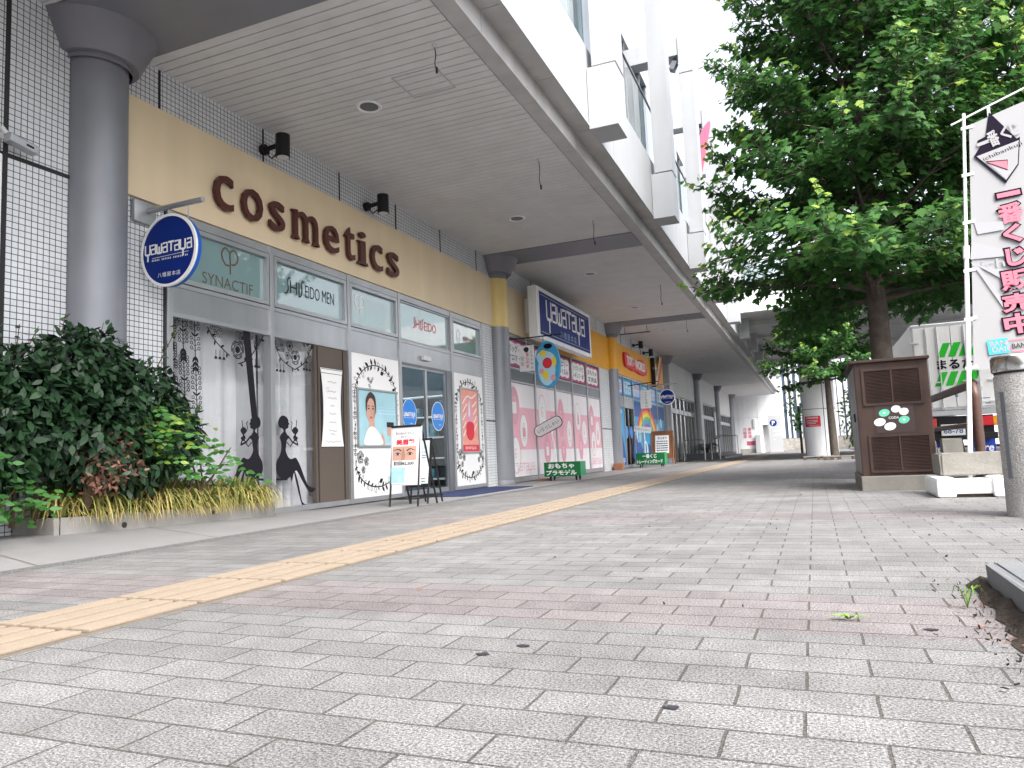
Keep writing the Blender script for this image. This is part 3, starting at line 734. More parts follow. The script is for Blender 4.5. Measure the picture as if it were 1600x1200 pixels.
    stroke(vn, F, [P(mir(x), y) for x, y in ((700, 738), (722, 768), (752, 785))], .022, .001); stroke(vn, F, [P(mir(x), y) for x, y in ((752, 785), (742, 752), (735, 730))], .018, .001)
    stroke(vn, F, [P(mir(x), y) for x, y in ((694, 770), (712, 793), (738, 752))], .016, .001)
    stroke(vn, F, [P(mir(x), y) for x, y in ((745, 655), (741, 705), (735, 735))], .012, .001); S_([(722, 705), (735, 690), (750, 700), (752, 715), (740, 735), (752, 748), (738, 765), (726, 745), (734, 730), (724, 720)])
    stroke(vn, F, [P(mir(x), y) for x, y in ((714, 660), (722, 672), (716, 692), (722, 715))], .012, .001)
    stroke(vn, F, [P(mir(x), y) for x, y in ((632, 965), (697, 962))], .025, .001)
    vn.build('silhouette_decal', M['vinyl'], pane)
# brown boarded bay with a white waisted menu sheet
b = MB(); b.box(-6.06, -6.0, 7.89, Ym[2]-.036, .086, 2.16); part(b, 'boarded_bay', M['brown'], shop)
b = MB(); b.box(-6.0, -5.992, 7.93, 7.95, .1, 2.15); b.box(-6.0, -5.99, 8.50, 8.515, .1, 2.15); part(b, 'board_joint', M['gap'], shop)
mn = thing('menu_notice', 'white waisted paper notice on a black backing, on the brown boarded bay', 'notice', (-5.99, 8.23, .82))
b = MB(); b.box(-6.0, -5.987, 8.0, 8.46, .84, 1.85); b.build('backing', M['black'], mn)
F = wallF(-5.987, 8.23, 1.34); b = MB(); pts = []
for k in range(13):
    t = -1+k/6; pts.append((.245-.055*(1-t*t), t*.525))
pts = [(-u, v) for u, v in pts] + [(u, v) for u, v in pts[::-1]]
b.prism([F.p(u, v) for u, v in pts], F.N*.006); b.build('sheet', M['paper'], mn)
b = MB()
F2 = wallF(-5.981, 8.23, 1.34); art(b, F2, rect(-.235, .235, .455, .462)); art(b, F2, rect(-.235, .235, .51, .517))
b.build('print_line', M['ink'], mn)
b = MB(); cp_mark(b, F2, -.1, .23, .09, .002); random.seed(5)
for v, w_ in ((.34, .2), (.22, .17), (.13, .2), (.02, .08), (-.08, .15), (-.2, .16), (-.31, .17), (-.36, .1), (-.46, .34)):
    stroke(b, F2, [(-w_/2+i*w_/9, v+random.uniform(-.012, .012)) for i in range(10)], .013)
b.build('print', M['greyp'], mn)

# white panels with a garland wreath
def leafart(mb, F, u, v, l, wd, ang, hollow=False):
    ca, sa = math.cos(ang), math.sin(ang)
    o = [(u+t*l*ca-s*wd*sa, v+t*l*sa+s*wd*ca) for t, s in ((0, 0), (.25, .8), (.5, 1), (.8, .55), (1, 0), (.8, -.55), (.5, -1), (.25, -.8))]
    if hollow: stroke(mb, F, o, .008, closed=True)
    else: art(mb, F, o)
def wreath_panel(y0, y1, poster):
    b = MB(); b.box(-6.06, -5.99, y0+.036, y1-.036, .086, 2.16); pn = part(b, 'white_panel', M['whitepaint'], shop)
    F = wallF(-5.99, (y0+y1)/2, 1.1); mb = MB(); hw = (y1-y0)/2-.12; random.seed(int(y0*7))
    top = [(hw*math.cos(t), .42+.5*math.sin(t)) for t in [math.pi*k/18 for k in range(19)]]
    bot = [(-hw*math.cos(t), -.52-.36*math.sin(t)) for t in [math.pi*k/18 for k in range(19)]]
    stroke(mb, F, top, .016); stroke(mb, F, bot, .018)
    def dress(pts, out):
        for i in range(1, len(pts)-1):
            u, v = pts[i]; a = math.atan2(pts[i+1][1]-pts[i-1][1], pts[i+1][0]-pts[i-1][0])
            for sgn in (1, -1):
                k = random.random(); l = random.uniform(.045, .11)
                leafart(mb, F, u, v, l, l*.24, a+sgn*random.uniform(.7, 1.4), k < .35)
    dress(top, 1); dress(bot, -1)
    for sgn in (-1, 1):
        v = .40
        while v > -.5:
            u = sgn*hw+random.uniform(-.01, .01)
            if int(v*14) % 3: 
                for q in (-1, 1): leafart(mb, F, u, v, .05, .014, 1.57+q*.9, True)
            else: leafart(mb, F, u, v, .06, .016, -1.57)
            stroke(mb, F, [(u, v+.02), (u, v-.05)], .008); v -= .058
    for (u, v, r) in ((-hw+.12, -.44, .085), (-hw+.27, -.5, .06), (-hw+.19, -.62, .05)) + (((hw-.1, -.44, .075), (hw-.2, -.55, .05)) if poster == 2 else ()):
        for q in (1, .72, .42): stroke(mb, F, [(u+r*q*.9*math.cos(t)*(1+.1*math.sin(5*t)), v+r*q*math.sin(t)*(1+.1*math.sin(5*t))) for t in [.35*k for k in range(18)]], r*.16)
        art(mb, F, ell(u, v, r*.25, r*.25, 8))
    for k in range(9): stroke(mb, F, ell(-.08*hw-.2*hw+random.uniform(-.07, .07), .66+random.uniform(-.1, .08), .018, .018, 9), .008, closed=True)
    leafart(mb, F, .12, .8, .1, .035, .3); leafart(mb, F, .03, -.82, .11, .035, .5)
    mb.build('wreath_print', M['vinyl'], pn)
    return pn
wreath_panel(Ym[2], Ym[3], 1); wreath_panel(Ym[4], Ym[5], 2)

def poster(name, label, y0, y1, z0, z1, bgm):
    t = thing(name, label, 'poster', (-5.98, (y0+y1)/2, z0))
    b = MB()
    for q in ((y0, y0+.03, z0, z1), (y1-.03, y1, z0, z1), (y0+.03, y1-.03, z1-.03, z1), (y0+.03, y1-.03, z0, z0+.03)): b.box(-5.99, -5.962, *q, 0, .003)
    b.build('frame', M['steel'], t)
    b = MB(); b.box(-5.989, -5.98, y0+.03, y1-.03, z0+.03, z1-.03); b.build('print', bgm, t)
    return t, wallF(-5.98, (y0+y1)/2, (z0+z1)/2)
t, F = poster('portrait_poster', 'silver framed poster of a woman in white with a cosmetic jar on aqua', 8.8, 9.88, .8, 1.66, M['aqua'])
b = MB()
for k in range(3): art(b, F, rect(.0, .5, .16-.05*k, .165-.05*k+.012*k))
b.build('print_wave', M['mlight'], t)
b = MB(); art(b, F, curve([(-.22, .0), (-.16, -.02), (-.1, .0), (-.09, -.12), (-.02, -.2), (-.3, -.2), (-.24, -.12)], 4, True), .002); art(b, F, curve([(.1, -.22), (.17, -.3), (.18, -.4), (.08, -.4)], 4, True), .002); art(b, F, ell(-.185, .12, .125, .2, 28), .003); b.build('print_skin', M['skin'], t)
b = MB(); art(b, F, curve([(-.315, .12), (-.31, .28), (-.2, .38), (-.08, .33), (-.045, .2), (-.06, .05), (-.08, .17), (-.12, .26), (-.2, .29), (-.27, .22), (-.295, .1)], 5, True), .005)
for s in (-1, 1): stroke(b, F, [(-.19+s*.085, .165), (-.19+s*.05, .18), (-.19+s*.025, .168)], .012, .006); art(b, F, ell(-.19+s*.055, .135, .026, .012, 10), .006)
b.build('print_hair', M['hair'], t)
b = MB(); stroke(b, F, [(-.19, .13), (-.175, .06), (-.195, .05)], .012, .0055); art(b, F, [(-.1, .2), (-.065, .1), (-.1, .0), (-.13, .02)], .0055); b.build('print_shade', M['skind'], t)
b = MB(); art(b, F, ell(-.185, .005, .04, .017, 12), .0065); b.build('print_lips', M['lips'], t)
b = MB(); art(b, F, curve([(-.36, -.39), (-.33, -.24), (-.24, -.14), (-.12, -.13), (-.03, -.18), (.08, -.28), (.1, -.39)], 4, True), .004); b.build('print_blouse', M['paper'], t)
b = MB(); art(b, F, rrect(.24, .44, -.13, -.05, .02), .003); b.build('print_jar_lid', M['ink'], t)
b = MB(); art(b, F, rrect(.25, .43, -.26, -.125, .04), .003); b.build('print_jar', M['skin'], t)
t, F = poster('bottle_poster', 'silver framed poster of a red scent bottle on pink', 12.12, 12.9, .68, 1.9, M['peach'])
b = MB(); 
for k in range(5): stroke(b, F, curve([(-.3, -.3+.15*k), (-.1, -.15+.15*k), (.1, -.25+.17*k), (.3, -.05+.14*k)], 5), .03, .002)
b.build('print_swirl', M['pinkw'], t)
b = MB(); art(b, F, curve([(-.15, -.3), (-.17, 0), (-.1, .28), (-.0, .44), (.1, .28), (.17, 0), (.15, -.3), (0, -.4)], 5, True), .003); b.build('print_glass', M['pinkd'], t)
b = MB(); art(b, F, curve([(-.15, -.3), (-.16, -.08), (0, -.02), (.16, -.08), (.15, -.3), (0, -.38)], 5, True), .0045); art(b, F, rect(-.36, .36, -.58, -.46), .002); b.build('print_liquid', M['redp'], t)
b = MB(); lettering(b, F, 'BENEFIQUE', 0, -.52, w=.46, h=.06, off=.004); art(b, F, curve([(-.06, .1), (-.03, .33), (0, .38), (0, .1)], 4, True), .005); b.build('print_text', M['paper'], t)

# entrance: lit shop room, sliding door leaves with round blue decals
b = MB(); b.box(-12.5, -6.12, 9.2, 9.3, -.02, 3.3); b.box(-12.5, -6.12, 14.6, 14.7, -.02, 3.3); b.box(-12.6, -12.5, 9.2, 14.7, -.02, 3.3); b.box(-12.5, -6.1, 9.2, 14.7, 3.0, 3.1); b.box(-12.5, -6.0, 9.2, 14.7, -.05, .012)
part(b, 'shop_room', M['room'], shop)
b = MB()
for x in (-7.2, -8.3, -9.5, -10.8):
    for y0 in (9.5, 11.3, 13.0): b.box(x-.05, x+.05, y0, y0+1.25, 2.93, 2.99)
part(b, 'light_tube', M['lamp'], shop)
for yy, xx in ((9.36, -9.5), (14.5, -9.5), (11.6, -12.2)):
    t = thing('display_shelf', {9.36: 'dim display shelf of goods along the near wall inside the glass door', 14.5: 'dim display shelf of goods along the far wall inside the glass door', 11.6: 'dim display shelf of goods at the back inside the glass door'}[yy], 'shelf', (xx, yy, 0), 'shelves inside the cosmetics shop')
    f = MB(); gd = MB(); random.seed(int(yy*3))
    if yy != 11.6:
        s = 1 if yy < 10 else -1
        for z in (.15, .6, 1.05, 1.5, 1.95): f.box(-11.8, -6.5, min(yy, yy+s*.35), max(yy, yy+s*.35), z, z+.03)
        x = -11.7
        while x < -6.6:
            z = random.choice((.18, .63, 1.08, 1.53)); wdt = random.uniform(.06, .25); gd.box(x, x+wdt, min(yy+s*.05, yy+s*.25), max(yy+s*.05, yy+s*.25), z, z+random.uniform(.12, .36)); x += wdt*.55
    else:
        for z in (.15, .6, 1.05, 1.5, 1.95): f.box(-12.4, -12.0, 9.5, 14.4, z, z+.03)
        y = 9.6
        while y < 14.3:
            z = random.choice((.18, .63, 1.08, 1.53)); wdt = random.uniform(.06, .25); gd.box(-12.3, -12.1, y, y+wdt, z, z+random.uniform(.12, .36)); y += wdt*.55
    f.build('rack', M['whitepaint'], t); gd.build('goods', M['goods'], t)
YD = 10.9
for a, c, in ((Ym[3]+.04, YD), (YD+.0, 11.62)):
    g = MB(); g.box(-6.03, -6.02, a+.03, c-.03, .1, 2.09); dl = part(g, 'door_leaf', M['glassd'], shop)
    f = MB()
    for q in ((a, a+.03, .03, 2.12), (c-.03, c, .03, 2.12), (a+.03, c-.03, 2.09, 2.12), (a+.03, c-.03, .03, .1)): f.box(-6.045, -6.005, *q)
    f.build('leaf_frame', M['steel'], dl)
    cy = 10.34 if a < 10.5 else 11.32
    F = wallF(-6.02, cy, 1.33)
    b = MB(); art(b, F, ell(0, 0, .235, .255, 36), .001); b.build('decal_rim', M['whitepaint'], dl)
    b = MB(); art(b, F, ell(0, 0, .222, .242, 36), .003); b.build('round_decal', M['skyblue'], dl)
b = MB(); b.box(-6.08, -5.985, 11.62, 11.80, .03, 2.16); b.box(-6.09, -5.99, Ym[3]+.036, 11.62, 2.12, 2.16); b.box(-6.09, -5.99, 11.62, 11.8, 2.09, 2.1); b.box(-6.08, -5.98, Ym[3]+.036, Ym[4]-.036, .012, .03); part(b, 'door_frame', M['darksteel'], shop)
b = MB(); b.box(-5.991, -5.93, 10.72, 10.98, 2.25, 2.33, 0, .012); part(b, 'door_sensor', M['lgrey'], shop)
b = MB(); b.box(-5.94, -4.95, 10.1, 13.0, .004, .016, 0); tag(b.build('door_mat', M['rubber']), 'dark blue entrance mat lying before the glass door of the cosmetics shop', 'mat')

# stylised shop name: squared, one-stroke letters
def shopname(mb, F, cu, cv, w, h, wd, off=.003):
    s = w/8.0; x0 = cu-w/2
    def st(pts): stroke(mb, F, [(x0+a*s, cv+(c-.5)*h) for a, c in pts], wd, off)
    def bx(a, up=True): st([(a, .95), (a+.7, 1.0), (a+.75, 0), (a+.05, 0), (a, .5), (a+.7, .55)])
    def ye(a): st([(a, 1.05), (a, .1), (a+.12, 0), (a+.8, 0)]); st([(a+.8, 1.05), (a+.8, 0)]); st([(a+.45, 0), (a+.45, -.75)])
    ye(0.05); bx(1.05)
    st([(2.0, 1.0), (2.05, .05), (2.2, 0), (2.75, 0), (2.8, .05), (2.85, 1.0)]); st([(2.42, .0), (2.42, .7)])
    bx(3.05)
    st([(3.95, 1.0), (4.95, 1.0)]); st([(4.45, 1.0), (4.45, 0)])
    bx(5.05); ye(6.0); bx(7.1)
for dl, cy in ((o, c) for o, c in zip([q for q in shop.children if q.name.startswith('door_leaf')], (10.34, 11.32))):
    F = wallF(-6.02, cy, 1.33); b = MB(); shopname(b, F, 0, .0, .36, .055, .014, .005); art(b, F, rect(-.16, .18, -.06, -.055), .005); lettering(b, F, '八幡屋本店', .05, -.15, h=.022, off=.005); b.build('decal_print', M['whitepaint'], dl)
# ================================================================== SIGNS ON THE NEAR SHOP
t = thing('raised_lettering', 'dark red raised letters spelling cosmetics along the cream band', 'sign', (-5.95, 8.1, 3.48))
word = 'cosmetics'; F = wallF(-5.955, 0, 0)
# letter slots measured along the band: start, end
slots = [(332, 366, .40), (375, 412, .385), (419, 446, .37), (455, 498, .385), (504, 530, .375), (537, 554, .475), (560, 571, .49), (577, 597, .4), (602, 622, .39)]
X0 = 3.46
for ch, (pa, pc, h) in zip(word, slots):
    a, c = on_x(pa, 350, -5.9).y, on_x(pc, 350, -5.9).y; sh_ = (c-a)*.1; a += sh_; c -= sh_*.4; zb = X0
    b = MB(); lettering(b, F, ch, (a+c)/2, zb+h/2, w=c-a, h=h, off=.022, weight=.002, depth=.045)
    if ch == 'm':
        for u in ((a-.03, a+.1), ((a+c)/2-.06, (a+c)/2+.06), (c-.1, c+.03)):
            b.prism([F.p(u[0], zb, .021), F.p(u[1], zb, .021), F.p(u[1]-.02, zb+.04, .021), F.p(u[0]+.02, zb+.04, .021)], F.N*.047)
        b.prism([F.p(a-.05, zb+.365, .021), F.p(a+.06, zb+.385, .021), F.p(a+.06, zb+.32, .021)], F.N*.047)
    if ch == 'i':
        b.prism([F.p(a-.05, zb, .021), F.p(c+.05, zb, .021), F.p(c+.02, zb+.04, .021), F.p(a-.02, zb+.04, .021)], F.N*.047)
        b.prism([F.p(a-.06, zb+.34, .021), F.p(c-.02, zb+.36, .021), F.p(c-.02, zb+.29, .021)], F.N*.047)
    b.build('letter', M['darkred'], t)

def round_sign(name, label, cx, y, z, r, xw, xt, zarm, plate=True):
    t = thing(name, label, 'sign', (cx, y, z-r))
    b = MB(); b.cyl((cx, y, z), (cx, y+.06, z), r, n=64); F = faceF(cx, y, z)
    b.build('disc', M['bluerim'], t)
    f = MB(); f.lathe(0, 0, [(r-.022, -.004), (r-.022, -.012), (r+.004, -.012), (r+.004, .012)], 64)
    f.v = [(cx+p[0], y+p[2]+0, z+p[1]) for p in f.v]; f.build('rim', M['whitepaint'], t)
    b = MB(); art(b, F, ell(0, 0, r-.02, r-.02, 64), .003); b.build('face', M['blue'], t)
    b = MB(); shopname(b, F, -.0*r, .09*r, 1.72*r, .26*r, .055*r, .005)
    stroke(b, F, [(-.6*r, -.16*r), (.72*r, -.13*r)], .012*r, .005)
    for k in range(22): 
        if k % 7 != 5: art(b, F, rect(-.6*r+k*.06*r, -.575*r+k*.06*r, -.25*r, -.2*r), .005)
    lettering(b, F, '八幡屋本店', .02*r, -.66*r, w=.82*r, h=.13*r, off=.005, spacing=1.2); b.build('print', M['whitepaint'], t)
    b = MB(); b.cyl((xw, y+.05, zarm), (xt, y+.05, zarm), .027, n=14)
    for dx in (-.45*r, .55*r):
        zz = z+math.sqrt(max(0, r*r-dx*dx)); b.cyl((cx+dx, y+.05, zz-.02), (cx+dx, y+.05, zarm), .007, n=6)
    if plate: b.box(xw-.002, xw+.05, y-.11, y+.15, zarm-.13, zarm+.09, 0, .008)
    b.build('bracket', M['alu'], t); return t
round_sign('hanging_round_sign', 'large round dark blue shop sign hanging from a steel arm beside the near grey column', -5.62, 5.17, 2.705, .355, -6.0, -5.24, 3.16)
round_sign('hanging_round_sign', 'small far round blue sign hanging by the column past the orange shop', -5.15, 28.6, 2.62, .30, -5.95, -4.75, 3.12, False)

# box sign over the pink windows
t = thing('box_sign', 'large blue and white illuminated box sign projecting over the pink windows', 'sign', (-5.6, 17.35, 3.18))
b = MB(); b.box(-5.72, -5.5, 15.2, 19.46, 3.19, 4.39, 0, .02); b.box(-5.96, -5.72, 15.6, 19.0, 3.4, 4.2); b.build('case', M['white'], t)
F = wallF(-5.5, 17.33, 3.79)
b = MB(); art(b, F, rect(-1.98, 1.98, -.5, .5), .004); b.build('face', M['blue'], t)
b = MB(); shopname(b, F, .02, .13, 3.1, .42, .075, .007)
for v in (-.43, .43): art(b, F, rect(-1.92, 1.92, v-.004, v+.004), .007)
b.build('print', M['whitepaint'], t)
b = MB(); lettering(b, F, '八幡屋本店', .08, -.3, w=1.3, h=.17, off=.007, spacing=1.5, weight=-.01); b.build('small_print', M['mlight'], t)

# wall spotlights, camera, downlights, ceiling hooks
def spot(y, z, label):
    t = thing('wall_spotlight', label, 'spotlight', (-5.99, y, z), 'black spotlights above the shop bands')
    b = MB(); b.cyl((-5.99, y, z), (-5.93, y, z), .065, n=18); b.tube([(-5.93, y, z), (-5.82, y, z+.01), (-5.74, y, z+.02)], .03, 10); b.tube([(-5.95, y+.03, z-.03), (-5.9, y+.06, z-.1), (-5.8, y+.04, z-.06)], .009, 6); b.build('bracket', M['blackm'], t)
    b = MB(); b.cyl((-5.68, y, z+.13), (-5.68, y, z-.15), .085, n=20); b.build('lamp_housing', M['blackm'], t)
    b = MB(); b.cyl((-5.68, y, z-.145), (-5.68, y, z-.155), .07, n=20); b.build('lens', M['lgrey'], t)
spot(6.92, 4.45, 'black cylinder spotlight above the start of the cosmetics lettering')
spot(9.16, 4.42, 'black cylinder spotlight above the end of the cosmetics lettering')
spot(26.8, 4.5, 'nearer black spotlight above the orange band')
spot(28.6, 4.42, 'farther black spotlight above the orange band')
t = thing('security_camera', 'small grey security camera on the tiled wall left of the near column', 'camera', (-5.95, 3.78, 3.3))
b = MB(); b.box(-6.0, -5.97, 3.74, 3.82, 3.36, 3.46); b.tube([(-5.97, 3.78, 3.42), (-5.93, 3.78, 3.43), (-5.9, 3.8, 3.38)], .018, 8); b.build('bracket', M['lgrey'], t)
b = MB(); b.obox((-5.87, 3.9, 3.32), (.045, 0, 0), (0, .12, -.02), (0, .006, .035), 0, .01); b.build('housing', M['alu'], t)
b = MB(); b.obox((-5.823, 3.94, 3.31), (.003, 0, 0), (0, .03, -.004), (0, .0, .008)); b.build('lens', M['black'], t)

def downlight(y, label):
    t = thing('ceiling_light', label, 'ceiling light', (-4.52, y, CZ-.02), 'round recessed lights in the canopy')
    b = MB(); b.lathe(-4.52, y, [(.105, CZ-.001), (.135, CZ-.016), (.15, CZ-.004), (.15, CZ)], 36); b.build('trim_ring', M['whitepaint'], t)
    b = MB(); b.cyl((-4.52, y, CZ-.002), (-4.52, y, CZ-.006), .108, n=30); b.build('reflector', M['darksteel'], t)
for y, l in ((7.04, 'round unlit ceiling light nearest in the canopy, left of the access hatch'), (11.67, 'second nearest round unlit ceiling light, before the first grey beam'), (16.23, 'round unlit ceiling light above the blue box sign'), (20.8, 'round unlit ceiling light just before the orange column'), (25.3, 'round unlit ceiling light above the orange shop'), (30.0, 'round unlit ceiling light before the far end of the orange shop'), (34.6, 'farthest round unlit ceiling light in the canopy')):
    downlight(y, l)
t = thing('access_hatch', 'square access hatch with a thin frame set in the canopy boards', 'hatch', (-3.68, 6.85, CZ-.01))
b = MB()
for q in ((-3.95, -3.935, 6.6, 7.1), (-3.425, -3.41, 6.6, 7.1), (-3.935, -3.425, 6.6, 6.612), (-3.935, -3.425, 7.088, 7.1)): b.box(*q, CZ-.006, CZ+.001)
b.build('frame', M['greyp'], t)
def hook(x, y, l, label):
    t = thing('hanging_wire', label, 'wire', (x, y, CZ-l), 'thin wires hanging from the canopy')
    b = MB(); b.cyl((x, y, CZ), (x, y, CZ-.03), .022, n=10); b.build('anchor', M['lgrey'], t)
    b = MB(); b.tube([(x, y, CZ-.02), (x+.01, y, CZ-l*.4), (x-.01, y+.01, CZ-l*.7), (x+.015, y, CZ-l)], .0055, 5); b.lathe(x+.015, y, [(.004, CZ-l-.03), (.013, CZ-l-.02), (.013, CZ-l+.03), (.004, CZ-l+.04)], 8); b.build('wire', M['blackm'], t)
hook(-3.22, 6.24, .28, 'thin black wire hanging from the canopy above the access hatch')
hook(-3.28, 9.42, .42, 'thin black wire hanging from the canopy between the hatch and the first beam')
hook(-3.37, 12.48, .42, 'thin black wire hanging from the canopy at the first grey beam')
hook(-3.29, 18.3, .5, 'thin black wire hanging from the canopy beyond the first grey beam')
hook(-3.4, 23.0, .5, 'thin black wire hanging from the canopy at the second grey beam')

# ================================================================== PINK WINDOWS
Yp = [14.34, 16.13, 17.58, 19.02, 20.44, 21.83]
pk = thing('pink_shopfront', 'row of five windows covered in pink and white film under magenta transom signs', 'shop front', (WX, 18.2, 0))
b = MB()
for y in Yp: b.box(-6.09, -5.965, y-.035, y+.035, .02, 3.265, 0, .004)
b.box(-6.08, -5.985, Yp[0], Yp[-1], .02, .12); b.box(-6.085, -5.978, Yp[0], Yp[-1], 3.18, 3.262); b.box(-6.083, -5.981, Yp[0], Yp[-1], 2.49, 2.53); b.box(-6.083, -5.983, Yp[0], Yp[-1], 2.20, 2.24)
part(b, 'frame', M['alu'], pk)
for a, c in zip(Yp, Yp[1:]):
    b = MB(); b.box(-6.05, -5.992, a+.036, c-.036, 2.241, 2.489); part(b, 'spandrel', M['darksteel'], pk)
words = ['バッグ・ポーチ\nアロマ・お菓子', 'アクセサリー\n化粧雑貨', 'ジュエリー\nぬいぐるみ', 'ソックス・タイツ\nレギンス・傘', 'おもちゃ\n文房具']
for (a, c), wd in zip(zip(Yp, Yp[1:]), words):
    b = MB(); b.box(-6.03, -6.0, a+.07, c-.07, 2.56, 3.15); p = part(b, 'transom_sign', M['magenta'], pk)
    F = wallF(-6.0, (a+c)/2, 2.855); hw = (c-a)/2-.07
    b = MB(); n = 7; pts = []
    for k in range(n): pts.append((-hw*.82+k*hw*1.64/(n-1), .22+.03*(k % 2)))
    for k in range(3): pts.append((hw*.9-.02*(k % 2), .12-.13*k))
    for k in range(n): pts.append((hw*.82-k*hw*1.64/(n-1), -.22-.03*(k % 2)))
    for k in range(3): pts.append((-hw*.9+.02*(k % 2), -.12+.13*k))
    art(b, F, curve(pts, 4, True), .002); b.build('cloud_print', M['paper'], p)
    b = MB(); 
    for i, ln in enumerate(wd.split('\n')): lettering(b, F, ln, 0, .1-.2*i, w=hw*1.5, h=.155, off=.004, weight=.012)
    b.build('print', M['ink'], p)
def drop(u, v, r): return [(u, v+2.6*r)]+ell(u, v, r, r*1.3, 14, 0, 40, -220)
for i, (a, c) in enumerate(zip(Yp, Yp[1:])):
    b = MB(); b.box(-6.05, -6.0, a+.036, c-.036, .13, 2.19); p = part(b, 'window_film', M['pinkw'], pk)
    F = wallF(-6.0, (a+c)/2, 1.16); hw = (c-a)/2-.04
    b = MB(); art(b, F, rect(-hw, hw, -.44, .5), .0015); b.build('pink_band', M['pink'], p)
    bd = MB(); bw = MB(); bl = MB(); random.seed(20+i)
    if i == 0: ovs = [(-.42, .52, .3, .42, 1), (.1, -.02, .22, .36, 0), (-.42, -.55, .24, .38, 0)]
    elif i == 1: ovs = [(-.25, .42, .25, .42, 0), (.4, .1, .2, .3, 1), (.0, -.45, .24, .36, 1)]
    elif i == 2: ovs = [(-.3, .35, .26, .5, 1), (.35, -.05, .2, .36, 0), (-.2, -.5, .2, .3, 1)]
    elif i == 3: ovs = [(-.25, .42, .24, .36, 0), (.3, .0, .22, .34, 0), (-.1, -.4, .2, .36, 1)]
    else: ovs = [(-.3, .4, .24, .42, 1), (.28, .0, .22, .36, 0), (-.2, -.3, .22, .34, 0)]
    for u, v, ru, rv, dark in ovs:
        art(bd if dark else bw, F, ell(u, v, ru, rv, 30), .003)
        if not dark: stroke(bd, F, ell(u, v, ru+.02, rv+.02, 30), .02, .003, closed=True)
        tgt = bw if dark else bd
        k = random.choice('sdb')
        if k == 's': stroke(tgt, F, curve([(u-.1*ru, v), (u, v+.1*rv), (u+.12*ru, v), (u, v-.18*rv), (u-.28*ru, v-.05*rv), (u-.2*ru, v+.3*rv), (u+.2*ru, v+.32*rv)], 5), .02, .005)
        elif k == 'd': art(tgt, F, drop(u, v-.25*rv, ru*.4), .005)
        else: art(tgt, F, rrect(u-.4*ru, u+.4*ru, v-.4*rv, v+.2*rv, .03), .005); stroke(tgt, F, [(u-.25*ru, v+.2*rv), (u-.15*ru, v+.45*rv), (u+.15*ru, v+.45*rv), (u+.25*ru, v+.2*rv)], .02, .005)
        stroke(bl, F, [(u-.12, v-.5*rv), (u+.12, v-.48*rv)], .012, .006)
        for q in range(3): art(bl, F, rect(u-.09+.07*q, u-.06+.07*q, v-.62*rv, v-.58*rv), .006)
    if i in (0, 4): shopname(bd, F, -.05*(i == 0), -.82, hw*1.75, .16, .02, .003)
    bd.build('rose_print', M['pinkd'], p); bw.build('white_print', M['paper'], p); bl.build('grey_print', M['greyp'], p)

# hanging notice and oval sign in front of the pink windows
t = thing('hanging_oval_sign', 'oval light blue sign with bright round patches hanging before the pink windows', 'sign', (-5.24, 15.0, 2.04))
b = MB(); F = faceF(-5.24, 14.97, 2.54)
P = [F.p(u, v, -.09) for u, v in ell(0, 0, .285, .515, 48)]; b.prism(P, F.N*.09); b.build('board', M['mblue'], t)
b = MB(); art(b, F, ell(-.02, -.1, .2, .36, 30), .001); art(b, F, curve([(-.25, .2), (-.1, .3), (.1, .25), (.2, .1), (.05, .1), (-.15, .0)], 4, True), .002); b.build('pale_print', M['mlight'], t)
b = MB(); art(b, F, ell(0, .03, .11, .12, 20), .003); b.build('red_print', M['redp'], t)
b = MB(); art(b, F, ell(-.09, .25, .08, .07, 16), .003); art(b, F, curve([(-.14, -.2), (-.05, -.12), (.02, -.25), (-.05, -.34)], 4, True), .003); art(b, F, ell(.16, .05, .05, .12, 12), .003); b.build('yellow_print', M['rain_y'], t)
b = MB(); art(b, F, ell(.03, .4, .1, .06, 16), .003); b.build('dark_print', M['flagnavy'], t)
b = MB(); art(b, F, ell(.12, -.3, .06, .07, 14), .003); art(b, F, ell(-.14, -.14, .06, .06, 14), .004); b.build('pink_print', M['pinkd'], t)
b = MB(); b.tube([(-5.98, 14.45, 3.1), (-5.7, 14.7, 3.12), (-4.9, 15.0, 3.18)], .014, 8); b.cyl((-5.3, 14.93, 3.04), (-5.3, 14.93, 3.15), .006, n=6); b.build('bracket', M['blackm'], t)
t = thing('hanging_notice', 'narrow white hanging notice with vertical writing left of the oval blue sign', 'notice', (-5.62, 14.72, 2.4))
F = faceF(-5.62, 14.72, 2.68); b = MB(); b.prism([F.p(u, v, -.012) for u, v in rect(-.17, .17, -.28, .28)], F.N*.012); b.cyl((-5.62, 14.73, 2.95), (-5.62, 14.73, 3.13), .005, n=6); b.build('board', M['paper'], t)
b = MB()
for i, ch in enumerate('こどもが安全'): lettering(b, F, ch, .12, .22-.085*i, h=.06, off=.002)
b.build('print', M['mdeep'], t)
b = MB()
for i, ch in enumerate('安心の家'): lettering(b, F, ch, .02, .08-.085*i, h=.07, off=.002, weight=.01)
b.build('red_print', M['redp'], t)
b = MB(); art(b, F, curve([(-.07, .2), (0, .25), (.06, .2), (.0, .12)], 4, True), .002); lettering(b, F, '安\n全', -.1, -.05, h=.2, off=.002, weight=-.01); b.build('mark', M['ink'], t)

